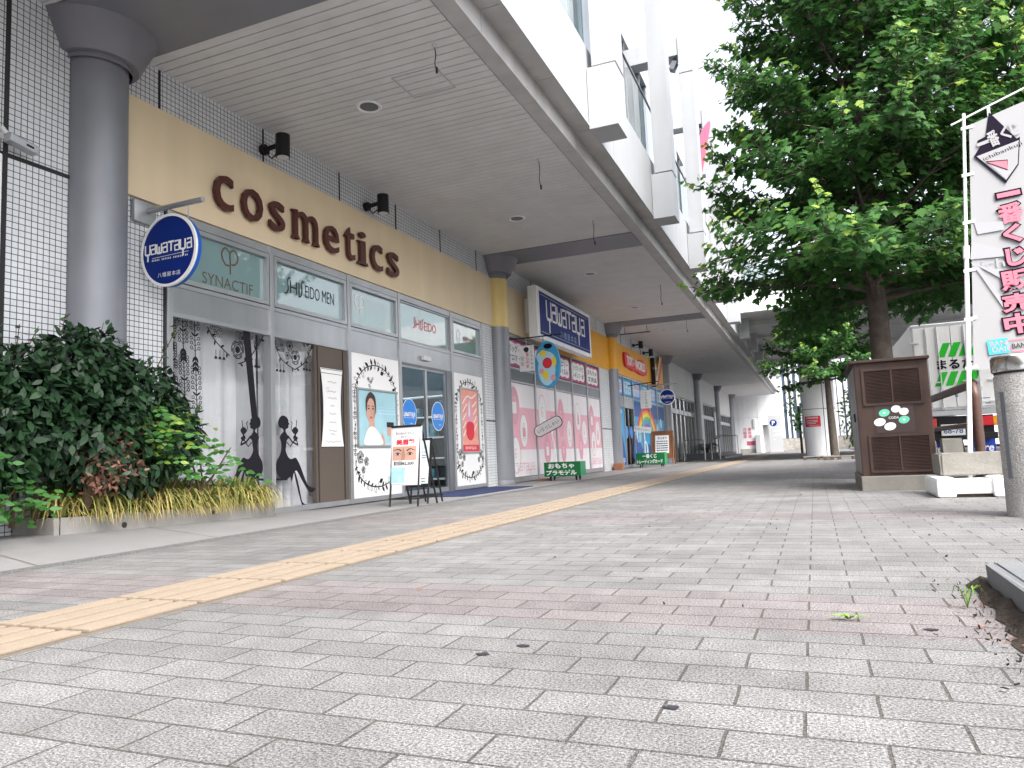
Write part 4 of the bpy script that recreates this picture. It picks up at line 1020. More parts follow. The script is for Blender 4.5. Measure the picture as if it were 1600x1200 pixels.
# green wheeled boxes in front of the shops
def green_box(label, cx, y, w_, d, z0, z1, lines, grp):
    t = thing('planter_sign', label, 'sign box', (cx, y, 0), grp)
    b = MB(); th = .025
    b.box(cx-w_/2, cx+w_/2, y, y+th, z0, z1); b.box(cx-w_/2, cx+w_/2, y+d-th, y+d, z0, z1); b.box(cx-w_/2, cx-w_/2+th, y+th, y+d-th, z0, z1); b.box(cx-w_/2+th, cx+w_/2-th, y+th, y+d-th, z0, z0+.03)
    b.build('box', M['green'], t)
    b = MB(); b.box(cx+w_/2-th, cx+w_/2+.004, y+th, y+d-th, z0, z1+.003); b.build('side_panel', M['greenl'], t)
    F = faceF(cx, y, (z0+z1)/2); b = MB()
    hh = (z1-z0)/len(lines)
    for i, (ln, wf) in enumerate(lines): lettering(b, F, ln, -.02, hh*(len(lines)/2-.5-i)*.92, w=w_*wf, h=hh*.72, off=.003, weight=.03)
    b.build('print', M['whitepaint'], t)
    for sx in (-1, 1):
        for yy in (y+.08, y+d-.08):
            b = MB(); x = cx+sx*(w_/2-.12); b.cyl((x-.012, yy, .035), (x+.012, yy, .035), .035, n=14); b.obox((x, yy, .075), (.022, 0, 0), (0, .02, 0), (0, 0, .02)); b.build('caster', M['blackm'], t)
    return t
green_box('larger green box sign on casters in front of the pink windows', -5.2, 15.5, .84, .42, .095, .41, [('おもちゃ', .72), ('プラモデル', .84)], 'green box signs on casters')
green_box('smaller far green box sign on casters before the toy shop entrance', -5.25, 25.2, .98, .5, .1, .5, [('一番くじ', .5), ('トレーディングカード', .9)], 'green box signs on casters')
b = MB(); b.box(-5.86, -5.6, 15.62, 15.84, .005, .05, 0, .008); tag(b.build('doorstop_block', M['brickr']), 'reddish block lying on the ground behind the larger green box', 'block')
# speech-board: white rounded plate on a stick, standing in the green box
t = thing('speech_board', 'rounded white board with handwritten greeting on a stick standing in the green box', 'sign', (-5.3, 15.72, .15))
F = Frame((-5.55, 15.7, 1.22), (math.cos(R(24)), 0, math.sin(R(24))), (-math.sin(R(24)), 0, math.cos(R(24))))
b = MB(); b.prism([F.p(u, v, -.02) for u, v in rrect(-.36, .36, -.135, .135, .12)], F.N*.02); b.build('rim', M['black'], t)
b = MB(); art(b, F, rrect(-.345, .345, -.12, .12, .108), .001); b.build('face', M['lgrey'], t)
b = MB(); lettering(b, F, 'いらっしゃい', 0, 0, w=.56, h=.1, off=.003); b.build('print', M['black'], t)
b = MB(); b.tube([(-5.42, 15.74, .14), (-5.42, 15.74, .7), (-5.5, 15.73, 1.2)], .016, 8); b.build('stick', M['whitepaint'], t)
b = MB(); b.box(-6.02, -5.66, 23.0, 23.14, 0, .22, 0, .01); b.box(-5.9, -5.62, 22.72, 22.95, .0, .21, 0, .01)
tag(b.build('brick_block', M['brickr']), 'orange brown brick block at the foot of the orange-banded column', 'brick')

# ================================================================== TOY SHOP
Yt = [23.62, 24.9, 26.3, 27.7, 29.2, 30.7, 32.25]
ty = thing('toy_shopfront', 'toy shop front with blue transom signs, a glass door and a rainbow mural', 'shop front', (WX, 28, 0))
b = MB()
for y in Yt: b.box(-6.09, -5.965, y-.035, y+.035, .02, 3.215, 0, .004)
b.box(-6.08, -5.985, Yt[0], Yt[-1], .02, .12); b.box(-6.085, -5.978, Yt[0], Yt[-1], 3.14, 3.212); b.box(-6.083, -5.981, Yt[0], Yt[-1], 2.45, 2.50)
b.box(-6.083, -5.983, Yt[0], Yt[2], 2.1, 2.45)
part(b, 'frame', M['alu'], ty)
for i, ((a, c), wd) in enumerate(zip(zip(Yt, Yt[1:]), ['人形', 'ゲーム\nソフト', '知育玩具\nパズル', 'プラモ\nデル', 'ホビー\nカード', '花火'])):
    b = MB(); b.box(-6.03, -6.0, a+.07, c-.07, 2.52, 3.12); p = part(b, 'transom_sign', M['mblue'] if i % 2 else M['skyblue'], ty)
    F = wallF(-6.0, (a+c)/2, 2.82); b = MB(); art(b, F, rrect(-.5, .5, -.22, .22, .1), .002); b.build('cloud_print', M['mlight'], p)
    b = MB(); L = wd.split('\n')
    for k, ln in enumerate(L): lettering(b, F, ln, 0, (.11-.21*k) if len(L) > 1 else 0, w=.84, h=.17 if len(L) > 1 else .26, off=.004, weight=.015)
    b.build('print', M['mdeep'] if i % 2 else M['redp'], p)
b = MB(); b.box(-6.05, -6.0, Yt[0]+.036, Yt[1]-.036, .13, 2.09); p = part(b, 'blue_door_panel', M['mblue'], ty)
F = wallF(-6.0, (Yt[0]+Yt[1])/2, 1.1); b = MB(); art(b, F, curve([(-.6, -.97), (.55, -.97), (.4, -.3), (.1, .2), (-.1, .1), (-.3, -.2), (-.6, -.1)], 4, True), .002); b.build('deep_print', M['mdeep'], p)
b = MB(); art(b, F, ell(-.05, .3, .15, .15, 18), .003); art(b, F, ell(-.25, .75, .1, .1, 14), .003); art(b, F, ell(.2, .85, .07, .07, 12), .003); shopname(b, F, 0, -.8, .9, .12, .02, .004); b.build('white_print', M['paper'], p)
g = MB(); g.box(-6.03, -6.02, Yt[1]+.036, Yt[2]-.036, .13, 2.09); g = part(g, 'door_leaf', M['glassd'], ty)
b = MB(); b.box(-6.04, -6.01, 25.58, 25.63, .13, 2.09); b.build('leaf_frame', M['steel'], g)
F = wallF(-6.02, 25.25, 1.25); b = MB(); art(b, F, ell(0, 0, .22, .22, 28), .002); b.build('round_decal', M['skyblue'], g)
F = wallF(-6.02, 25.93, 1.25); b = MB(); art(b, F, ell(0, 0, .22, .22, 28), .002); b.build('round_decal', M['skyblue'], g)
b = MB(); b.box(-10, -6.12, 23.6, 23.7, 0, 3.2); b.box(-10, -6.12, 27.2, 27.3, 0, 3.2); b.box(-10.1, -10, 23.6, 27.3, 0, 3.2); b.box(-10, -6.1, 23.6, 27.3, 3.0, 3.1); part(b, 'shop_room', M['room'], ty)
b = MB(); b.box(-6.05, -6.0, Yt[2]+.036, Yt[5]+1.51, .13, 2.44); p = part(b, 'mural', M['mblue'], ty)
F = wallF(-6.0, 29.3, .95); dz = MB(); art(dz, F, rect(-2.9, 2.85, .9, 1.45), .001); art(dz, F, curve([(-2.9, -.8), (-2.9, .2), (-2.2, .0), (-1.6, -.3), (-.6, -.1), (.5, -.4), (1.6, .0), (2.85, -.3), (2.85, -.8)], 4, True), .002); dz.build('deep_print', M['mdeep'], p)
for k, mm in enumerate(('redp', 'rain_o', 'rain_y', 'rain_g', 'mblue', 'rain_v')):
    r = 1.75-k*.17; b = MB(); stroke(b, F, ell(-.7, -.1, r*1.05, r*.78, 30, 0, 5, 175), .16, .004); b.build('rainbow_band', M[mm], p)
b = MB()
for u, v, r in ((-2.3, .25, .4), (-1.2, -.35, .45), (1.4, .5, .3), (2.1, .75, .25), (1.9, -.3, .5), (.3, -.5, .4), (2.4, .2, .2)):
    art(b, F, ell(u, v, r, r*.8, 22), .006)
b.build('cloud_print', M['mlight'], p)
b = MB(); stroke(b, F, [(-2.5, .0), (-2.2, .5), (-2.35, .2), (-2.05, .3), (-2.3, -.1)], .09, .008); art(b, F, ell(-1.2, -.3, .16, .22, 14), .008); b.build('dark_print', M['mdeep'], p)
# raised toy shop lettering and red slash emblem
t = thing('toy_shop_sign', 'white on red raised toy shop lettering on the orange band', 'sign', (-5.95, 26.7, 3.5))
F = wallF(-5.957, 26.75, 3.78); b = MB(); P = curve([(-1.7, -.2), (-1.75, .25), (-1.0, .22), (-.5, .1), (.2, .12), (.9, .27), (1.6, .15), (1.75, -.25), (.8, -.32), (-.3, -.25), (-.5, -.3), (-1.2, -.25)], 4, True)
b.prism([F.p(u, v, .002) for u, v in P], F.N*.08); b.build('backing', M['redp'], t)
b = MB(); lettering(b, F, 'TOY', -1.1, 0, w=.9, h=.34, off=.085, weight=.02, depth=.02); lettering(b, F, '★', -.42, -.02, h=.2, off=.085); lettering(b, F, 'WORLD', .6, -.02, w=1.7, h=.34, off=.085, weight=.02, depth=.02); b.build('letters', M['whitepaint'], t)
t = thing('slash_emblem', 'slanting red and white emblem board at the far end of the orange band', 'sign', (-5.9, 30.6, 3.3))
F = wallF(-5.95, 30.6, 3.75); b = MB(); b.prism([F.p(u, v) for u, v in ((-.9, -.5), (-.55, -.5), (.1, .2), (.9, .85), (1.2, .8), (1.2, -.45), (.2, -.5))], F.N*.1); b.build('board', M['orange'], t)
b = MB(); art(b, F, [(-.5, -.45), (-.3, -.45), (.9, .8), (.7, .82)], .103); art(b, F, [(-.9, .1), (-.1, .2), (-.1, .28), (-.9, .2)], .103); art(b, F, [(-.45, -.5), (-.3, -.5), (-.2, .4), (-.35, .4)], .104); b.build('print', M['paper'], t)
b = MB(); art(b, F, [(-.2, -.45), (.1, -.45), (1.15, .6), (1.15, .75)], .105); b.build('red_print', M['redp'], t)
b = MB(); b.box(-5.95, -5.8, 29.75, 29.85, 3.15, 4.35); b.build('post', M['black'], t)
t = thing('hanging_notice', 'narrow white hanging notice with vertical writing before the toy shop mural', 'notice', (-5.3, 25.0, 2.0))
F = faceF(-5.37, 25.6, 2.38); b = MB(); b.prism([F.p(u, v, -.012) for u, v in rect(-.19, .19, -.32, .32)], F.N*.012); b.build('board', M['paper'], t)
b = MB(); 
for i, ch in enumerate('こども安心'): lettering(b, F, ch, .02, .2-.11*i, h=.085, off=.002)
b.build('print', M['ink'], t)
b = MB(); b.tube([(-5.98, 25.62, 2.9), (-4.9, 25.62, 2.98)], .016, 8)
for u in (-.1, .1): b.cyl((-5.37+u, 25.62, 2.68), (-5.37+u, 25.62, 2.94), .005, n=5)
b.build('bracket', M['blackm'], t)
t = thing('hanging_bar', 'thin dark bar hung on two rods from the canopy over the toy shop', 'bar', (-5.6, 24.2, 4.55))
b = MB(); b.tube([(-5.75, 24.0, 4.5), (-4.75, 24.0, 4.5)], .018, 6); b.build('bar', M['blackm'], t)
b = MB()
for x in (-5.6, -4.85): b.cyl((x, 24.0, 4.5), (x, 24.0, 4.73), .008, n=5)
b.build('rod', M['blackm'], t)
# small caption board where a character figure stands in the picture
t = thing('caption_board', 'small slanted white caption board on a stick behind the far green box', 'sign', (-5.5, 25.45, .1))
F = Frame((-5.5, 25.4, 1.32), (math.cos(R(-10)), 0, math.sin(R(-10))), (math.sin(R(10)), 0, math.cos(R(10))))
b = MB(); b.prism([F.p(u, v, -.015) for u, v in rect(-.3, .3, -.1, .1)], F.N*.015); b.build('board', M['paper'], t)
b = MB(); lettering(b, F, 'いらっしゃい', 0, 0, w=.5, h=.09, off=.002); b.build('print', M['ink'], t)
b = MB(); b.cyl((-5.45, 25.43, .12), (-5.45, 25.43, 1.3), .015, n=8); b.build('stick', M['whitepaint'], t)
# wooden A-board
def aboard():
    t = thing('sandwich_board', 'brown wooden sandwich board with a printed sheet beyond the far green box', 'sandwich board', (-5.75, 29.2, 0))
    cx, y = -5.55, 28.9
    for s, yy in ((0, 0), (1, .55)):
        b = MB()
        for dx in (-.42, .42): b.tube([(cx+dx, y+yy, 0), (cx+dx, y+.28, 1.32)], .03, 6)
        lean = lambda z: y+yy+(.28-yy)*z/1.32
        for z in (.3, 1.28): b.obox((cx, lean(z), z), (.42, 0, 0), (0, .018, 0), (0, 0, .05))
        b.build('leg_frame', M['wood'], t)
        if s == 0:
            F = Frame((cx, lean(.8)-.005, .8), (1, 0, 0), (0, (lean(1.3)-lean(.3)), 1.0))
            b = MB(); b.prism([F.p(u, v, -.02) for u, v in rect(-.4, .4, -.47, .45)], F.N*.02); b.build('panel', M['wood'], t)
            b = MB(); art(b, F, rect(-.27, .27, -.36, .36), .002); b.build('sheet', M['paper'], t)
            b = MB(); lettering(b, F, '花火あり', 0, .25, w=.36, h=.1, off=.004, weight=.02); random.seed(4)
            for k in range(5):
                for q in range(6): art(b, F, rect(-.22+.075*q, -.17+.075*q+random.uniform(0, .015), .1-.09*k, .145-.09*k), .004)
            b.build('print', M['ink'], t)
aboard()

# ================================================================== ARCADE BEYOND THE SHOPS
arc = thing('arcade_front', 'grey panelled arcade wall with tall dark glazing beyond the toy shop', 'shop front', (WX, 47, 0))
b = MB()
def wallbits(y0, y1, z0, z1, step=1.45):
    y = y0
    while y < y1-.05:
        e = min(y+step, y1); b.box(-6.2, -6.0, y+.006, e-.006, z0, z1); y = e
wallbits(32.4, 41.6, 3.15, CZ); wallbits(41.6, 50.9, 3.3, CZ); wallbits(41.6, 45.0, 0, 3.295); wallbits(50.9, 63.2, 2.95, CZ); wallbits(32.4, 33.2, 0, 3.145, .8); wallbits(50.2, 52.0, 0, 2.94)
part(b, 'wall_panel', M['panelg'], arc)
b = MB(); b.box(-6.3, -6.19, 32.4, 63.2, 0, CZ); part(b, 'joint_backing', M['gap'], arc)
for (y0, y1, zt, zm, n) in ((33.2, 41.6, 3.14, 2.3, 7), (45.0, 50.2, 3.29, 2.35, 5), (52.0, 62.6, 2.94, 2.2, 8)):
    b = MB(); fr = MB(); b.box(-6.18, -6.12, y0, y1, .05, zt)
    for k in range(n+1):
        y = y0+(y1-y0)*k/n; fr.box(-6.16, -6.05, y-.04, y+.04, .02, zt)
    fr.box(-6.155, -6.055, y0, y1, zm, zm+.22); fr.box(-6.155, -6.06, y0, y1, zt-.06, zt)
    fr.build('glazing_frame', M['alu'], part(b, 'glazing', M['darkwin'], arc))
b = MB(); b.box(-5.999, -5.97, 42.6, 43.6, 1.25, 1.75); p = part(b, 'direction_plate', M['paper'], arc)
F = wallF(-5.97, 43.1, 1.5); b = MB(); art(b, F, [(-.3, 0), (-.1, .14), (-.1, .05), (.2, .05), (.2, -.05), (-.1, -.05), (-.1, -.14)], .002); b.build('print', M['ink'], p)
def rail(x0, x1, y, z, label):
    t = thing('handrail', label, 'handrail', ((x0+x1)/2, y, 0), 'steel handrails by the arcade steps')
    b = MB(); b.tube([(x0, y, 0), (x0, y, z-.1), (x0+.03, y, z-.03), (x0+.1, y, z), (x1-.1, y, z), (x1-.03, y, z-.03), (x1, y, z-.1), (x1, y, 0)], .032, 8); b.build('pipe', M['steel'], t)
rail(-5.95, -4.95, 36.6, 1.0, 'nearest arched steel handrail by the arcade steps')
rail(-4.75, -4.35, 37.6, 1.05, 'narrow arched steel handrail at the corner of the arcade steps')
rail(-5.9, -4.4, 47.7, 1.3, 'farthest arched steel handrail beyond the arcade steps')
# far end wall across the arcade
t = thing('end_wall_building', 'white panelled building front closing the far end of the arcade', 'building', (-5, 66, 0))
b = MB()
for x0, x1 in ((-14, -5.9), (-5.88, -4.32), (-4.3, -3.98)): 
    b.box(x0, x1, 66, 68, 0, 3.0); b.box(x0, x1, 66, 68, 3.02, 9)
b.box(-3.98, -2.6, 66.02, 68, 2.35, 9); b.box(-2.95, -2.6, 66.02, 68, 0, 2.35); b.build('wall', M['white'], t)
b = MB(); b.box(-3.98, -2.95, 67, 67.1, 0, 2.35); b.build('recess', M['panelg'], t)
b = MB(); b.box(-5.9, -4.3, 65.97, 66.0, 0, .35); b.build('plinth', M['stone'], t)
b = MB(); F = faceF(-5.1, 65.99, 1.6); lettering(b, F, '月\n極\n車', -.35, .1, h=.9, weight=.01); lettering(b, F, '専\n用\n車', .05, .1, h=.9, weight=.01); art(b, F, rect(-.25, .55, -.95, -.6), .002); b.build('print', M['pinkred'], t)
b = MB(); b.box(-4.75, -4.55, 65.9, 65.99, 2.1, 2.9, 0, .03); b.build('wall_lamp', M['lgrey'], t)
b = MB(); b.box(-4.6, -4.2, 65.6, 65.9, 0, 1.5, 0, .02); b.build('meter_box', M['greyp'], t)
t = thing('parking_sign', 'tall grey parking sign slab with a white P in a blue circle', 'sign', (-2.9, 62.3, 0))
b = MB(); b.box(-3.32, -2.32, 62.2, 62.4, 0, 2.95, 0, .01); b.build('slab', M['greyp'], t)
F = faceF(-2.82, 62.2, 1.5); b = MB(); art(b, F, ell(-.1, .85, .27, .27, 28), .004); b.build('round_mark', M['blue'], t)
b = MB(); lettering(b, F, 'P', -.09, .85, h=.34, off=.007, weight=.03)
for v, x0, x1, h in ((.45, -.3, .4, .06), (.15, -.15, .4, .13), (-.05, .0, .42, .07), (-.2, -.2, .4, .07), (-.5, -.2, .0, .05)): 
    x = x0
    while x < x1: art(b, F, rect(x, x+.07, v, v+h), .005); x += .1
b.build('print', M['paper'], t)
t = thing('striped_building', 'pale building faced with white vertical panels and dark slots beyond the white round column', 'building', (3, 76, 0))
b = MB(); random.seed(9); x = -5.0; d = MB()
d.box(-5.2, 18, 76.3, 77, .9, 13)
while x < 18:
    wdt = random.choice((.22, .3, .45, .8)); b.box(x, x+wdt, 76, 76.3, 1.2, 13); x += wdt+random.choice((.1, .16, .22, .3))
b.build('panel', M['white'], t); d.build('slot_wall', mat('blue_grey_slot', (.1, .14, .2), .5), t)
b = MB(); b.box(-5.2, 18, 75.9, 77, 0, 1.15); b.build('plinth', M['stone'], t)
# tall white tower behind the portal frames
t = thing('tower_block', 'tall white tower block with rows of narrow slit windows rising above the canopy building', 'building', (-8, 60, 12.6))
b = MB(); b.box(-20, -8, 32, 76, 12.6, 80); b.build('wall', M['fwhite'], t)
for z in range(22, 66, 4):
    for k in range(9):
        b = MB(); b.box(-8.02, -7.985, 57+k*2.1, 57.4+k*2.1, z, z+1.7); b.build('slit_window', M['winglass'], t)
# ================================================================== PEDESTRIAN DECK AND ITS COLUMN
t = thing('pedestrian_deck', 'white elevated pedestrian deck crossing over the pavement on a fat white round column', 'footbridge', (.27, 32, 0))
for y0, y1 in ((29.0, 29.25), (48.8, 49.0)):
    b = MB(); b.box(-2.42, 13.6, y0, y1, 5.68, 6.65); b.build('fascia', M['white'], t)
b = MB()
for k in range(8): b.box(-2.42+2*k+.01, -2.42+2*k+1.99, 29.25, 48.8, 5.72, 5.9)
for k in range(4): b.box(-2.42, 13.6, 31.5+5*k, 32.1+5*k, 5.55, 5.715)
b.build('soffit', M['soffitw'], t)
b = MB(); b.box(-2.3, 13.6, 29.05, 29.12, 6.65, 6.72); b.box(-2.3, 13.6, 29.05, 29.12, 7.6, 7.66)
for k in range(10): b.box(-2.2+1.6*k, -2.14+1.6*k, 29.06, 29.11, 6.7, 7.62)
b.build('railing', M['lgrey'], t)
g = MB()
for k in range(9): g.box(-2.1+1.6*k, -.68+1.6*k, 29.08, 29.09, 6.75, 7.58)
g.build('railing_glass', M['glassr'], t)
b = MB(); zs = [0, .06, 1.92, 1.94, 3.82, 3.84, 5.7]
for a, c in ((.05, 1.93), (1.95, 3.83), (3.85, 5.6)): b.lathe(.27, 32, [(.62, a), (.62, c)], 48)
col_ = b.build('round_column', M['white'], t)
b = MB(); b.lathe(.27, 32, [(.612, 0), (.612, 5.6)], 48); b.lathe(.27, 32, [(.68, 0), (.68, .04), (.62, .05)], 48)
for a in (-75, 15, 105, 195): 
    x, y = .27+.62*math.cos(R(a)), 32+.62*math.sin(R(a)); b.obox((x, y, 2.8), (.004*math.cos(R(a)), .004*math.sin(R(a)), 0), (-.012*math.sin(R(a)), .012*math.cos(R(a)), 0), (0, 0, 2.8))
b.build('joint', M['gap'], col_)
t = thing('column_notice', 'red notice plate with white lettering wrapped on the white round column', 'notice', (-.05, 31.4, 1.2))
b = MB(); n = 12; vs = []
for k in range(n+1):
    a = R(-150+62*k/n); 
    for z in (1.24, 1.66): vs.append((.27+.63*math.cos(a), 32+.63*math.sin(a), z))
b.add(vs, [(2*k, 2*k+2, 2*k+3, 2*k+1) for k in range(n)]); b.build('plate', M['redp'], t)
b = MB()
for z0, z1, a0, a1 in ((1.56, 1.62, -142, -95), (1.47, 1.5, -140, -100), (1.41, 1.44, -140, -98), (1.35, 1.38, -138, -106), (1.28, 1.3, -130, -95)):
    k = a0
    while k < a1:
        vs = [(.27+.636*math.cos(R(q)), 32+.636*math.sin(R(q)), z) for q in (k, k+3) for z in (z0, z1)]; b.add(vs, [(0, 2, 3, 1)]); k += 4.3
b.build('print', M['paper'], t)

# ================================================================== FOLIAGE
def leaves_object(name, items, shape, mt, parent=None, loc=None, cup=.12):
    """items: (pos, direction, up-ish normal, length, tint); shape: outline in (along, across)"""
    sh = np.array(shape); ns = len(sh)
    P = np.array([i[0] for i in items]); D = np.array([i[1] for i in items]); N = np.array([i[2] for i in items]); Ls = np.array([i[3] for i in items]); T = np.array([i[4] for i in items])
    D /= np.linalg.norm(D, axis=1)[:, None]+1e-9
    N = N - D*(N*D).sum(1)[:, None]; N /= np.linalg.norm(N, axis=1)[:, None]+1e-9
    X = np.cross(N, D)
    org = np.array(WL[parent.name]) if parent is not None else np.array(loc)
    V = P[:, None, :] + Ls[:, None, None]*(sh[None, :, 0, None]*D[:, None, :] + sh[None, :, 1, None]*X[:, None, :] - cup*(sh[None, :, 0, None]**2)*N[:, None, :] - .25*np.abs(sh[None, :, 1, None])*N[:, None, :]*.6) - org
    n = len(items); V = V.reshape(-1, 3)
    me = bpy.data.meshes.new(name)
    me.vertices.add(n*ns); me.vertices.foreach_set('co', V.ravel())
    me.loops.add(n*ns); me.loops.foreach_set('vertex_index', np.arange(n*ns))
    me.polygons.add(n); me.polygons.foreach_set('loop_start', np.arange(n)*ns)
    me.update(calc_edges=True)
    at = me.attributes.new('tint', 'FLOAT', 'FACE'); at.data.foreach_set('value', np.clip(T, 0, 1).astype(np.float32))
    me.materials.append(mt); me.validate()
    o = bpy.data.objects.new(name, me); COL.objects.link(o); 
    if parent is not None: o.parent = parent
    else: o.location = loc
    WL[o.name] = Vector(org); return o
MAPLE = [(0, 0), (.1, .12), (.02, .3), (.16, .27), (.2, .55), (.34, .4), (.42, .52), (.5, .22), (.66, .3), (.68, .18), (1, 0), (.68, -.18), (.66, -.3), (.5, -.22), (.42, -.52), (.34, -.4), (.2, -.55), (.16, -.27), (.02, -.3), (.1, -.12)]
OVATE = [(0, 0), (.2, .17), (.45, .23), (.75, .14), (1, 0), (.75, -.14), (.45, -.23), (.2, -.17)]
def rv(r, s=1): return Vector((r.uniform(-s, s), r.uniform(-s, s), r.uniform(-s, s)))

def maple_tree(name, label, bx, by, rad, zt, hull, nprim, seed, lsize, dens, z0=2.2, group=None, lean=(0, 0), zfirst=None):
    r = random.Random(seed)
    t = thing(name, label, 'tree', (bx, by, 0), group)
    b = MB()
    tp = [(bx, by, -.05), (bx, by, .15), (bx+lean[0]*.3, by+lean[1]*.3, zt*.25), (bx+lean[0]*.6, by+lean[1]*.6, zt*.5), (bx+lean[0]*.8, by+lean[1], zt*.75), (bx+lean[0], by+lean[1], zt)]
    b.tube(curve([Vector(p) for p in tp], 4), [rad*q for q in np.interp(np.linspace(0, 1, 21), [0, .03, .25, .5, .75, 1], [1.25, 1.05, .9, .62, .35, .08])], 14)
    trunk = b.build('trunk', M['bark'], t)
    tw = MB(); items = []
    def trunkpt(z): f = z/zt; return Vector((bx+lean[0]*f, by+lean[1]*f, z))
    for i in range(nprim):
        f = (i+.5)/nprim; zb = (zfirst or z0)+ (zt-(zfirst or z0))*.9*f**1.1
        az = i*2.39996+r.uniform(-.3, .3)
        zend_f = None
        rise = (r.uniform(.05, .5) if (i % 4 == 0 or f < .12) else r.uniform(.65, 1.35))+.35*f
        # length limited by the crown outline at the height the tip reaches
        ln = 1.0
        zt_ = zb
        for _ in range(6):
            hr = np.interp(zt_, [h[0] for h in hull], [h[1] for h in hull]); ln = hr*r.uniform(.86, 1.06); zt_ = min(zt*1.02, zb+ln*rise*.62)
        droop = (1-f)*.18
        d = Vector((math.cos(az), math.sin(az), 0)); p0 = trunkpt(zb)
        pts = [p0+d*(ln*q)+Vector((0, 0, (zt_-zb)*(q**.9) - droop*ln*q*q)) + rv(r, .05)*ln*.3*q for q in (0, .2, .4, .6, .8, 1.0)]
        tw.tube(pts, [rad*.28*(1-f*.6)*q for q in (1, .75, .55, .38, .22, .08)], 5)
        side = Vector((-d.y, d.x, 0))
        # side sprays
        ns = max(6, int(ln*5.5))
        for j in range(ns+1):
            q = .16+.84*j/ns if j < ns else 1.0
            k = q*5; a = int(min(k, 4)); pp = pts[a].lerp(pts[a+1], k-a); ax = (pts[a+1]-pts[a]).normalized()
            for sg in ((-1, 1) if j < ns else (0,)):
                sl = (ln*.34*(1-q*.55)+.18)*r.uniform(.6, 1.2)
                sd_ = (side*sg*r.uniform(.6, 1)+ax*r.uniform(.5, 1.0)+Vector((0, 0, r.uniform(-.2, .45)))).normalized() if sg else (ax+Vector((0, 0, .35))).normalized()
                e = pp+sd_*sl; md = pp.lerp(e, .5)+Vector((0, 0, .04*sl)); tw.tube([pp, md, e], [.011, .008, .004], 4)
                nl = int(dens*(sl/.5)*7)+3
                for m_ in range(nl):
                    u = r.uniform(.05, 1.08); c_ = pp.lerp(e, u)+rv(r, 1)*.075*(1.25-u*.5)
                    out = (Vector((c_.x-bx, c_.y-by, 0))+Vector((1e-4, 0, 0))).normalized()
                    dr = (sd_*.7+rv(r, .75)+Vector((0, 0, -.55)))
                    nm = Vector((0, 0, 1))+out*.55+rv(r, .45)
                    tip = max(0, (u-.55)/.5)*(1 if j >= ns-1 else .45)
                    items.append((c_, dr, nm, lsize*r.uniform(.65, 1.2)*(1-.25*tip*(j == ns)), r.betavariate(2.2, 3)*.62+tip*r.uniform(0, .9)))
        for j in range(3):                                  # upright leafy plumes at the branch end
            pp = pts[-1].lerp(pts[-2], .35*j); ax = (pts[-1]-pts[-2]).normalized()
            sd_ = (ax*.7+Vector((0, 0, .9))+rv(r, .35)).normalized(); sl = ln*r.uniform(.16, .3); e = pp+sd_*sl
            tw.tube([pp, pp.lerp(e, .5), e], [.01, .007, .003], 4)
            for m_ in range(int(dens*sl*26)+4):
                u = r.uniform(0, 1.05); c_ = pp.lerp(e, u)+rv(r, 1)*.085*(1.2-u*.7); out = Vector((c_.x-bx, c_.y-by, .01)).normalized()
                items.append((c_, sd_*.1+out*.6+rv(r, .6)+Vector((0, 0, -.75)), Vector((0, 0, .8))+out*.8+rv(r, .4), lsize*r.uniform(.6, 1.1)*(1-.3*u), r.betavariate(2.2, 3)*.6+max(0, u-.4)*r.uniform(.2, 1.7)))
    tw.build('limbs', M['bark'], t)
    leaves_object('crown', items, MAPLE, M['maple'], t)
    return t, len(items)

hull = [(1.8, 1.5), (2.4, 2.3), (3.2, 2.75), (4.5, 2.45), (6, 2.05), (7.4, 1.8), (9, 1.4), (10.5, .7), (11.2, .1)]
_, n1 = maple_tree('maple_tree', 'big leafy green street tree rising behind the brown utility cabinet', 1.06, 12.5, .19, 11.0, hull, 125, 11, .135, 1.4, z0=2.7, group='street trees')
hull2 = [(2.6, 1.2), (3.3, 2.1), (4.2, 2.3), (5.5, 1.7), (7, .7), (7.6, .1)]
maple_tree('maple_tree', 'smaller farther green street tree beside the white round column', .68, 30.2, .17, 7.4, hull2, 60, 5, .15, 1.3, z0=2.9, group='street trees', lean=(-.1, 0))
hull3 = [(2.4, 1.6), (3.4, 2.6), (5, 2.7), (7, 2.2), (9, 1.2), (10.5, .2)]
maple_tree('maple_tree', 'green street tree at the right edge behind the white banner', 4.1, 14.2, .2, 10.2, hull3, 70, 23, .15, 1.5, z0=2.8, group='street trees')

# --- planter by the near column
PX0, PX1, PY0, PY1 = -5.97, -5.5, 3.97, 6.5
t = thing('concrete_planter', 'low rough concrete planter kerb along the wall under the bushes', 'planter', (-5.74, 5.2, .05))
def pz(y): return apz(-5.5, y)
b = MB()
def wallseg(x0, y0, x1, y1, th, h0, h1):
    d = Vector((x1-x0, y1-y0, 0)); l = d.length; d /= l; nrm = Vector((-d.y, d.x, 0))*th
    a0, a1 = Vector((x0, y0, pz(y0)-.1)), Vector((x1, y1, pz(y1)-.1))
    vs = []
    for p, h in ((a0, h0+.1), (a1, h1+.1)):
        for off in (Vector((0, 0, 0)), nrm):
            for z in (0, h): vs.append(p+off+Vector((0, 0, z)))
    b.add(vs, [(0, 4, 5, 1), (2, 3, 7, 6), (1, 5, 7, 3), (0, 1, 3, 2), (4, 6, 7, 5), (0, 2, 6, 4)])
wallseg(PX1, PY0+.1, PX1, PY1, .1, .135, .155); wallseg(PX0, PY0, PX1, PY0, .1, .135, .135); wallseg(PX1, PY1, PX0, PY1, .001, .155, .155)
b.build('kerb', M['concl'], t)
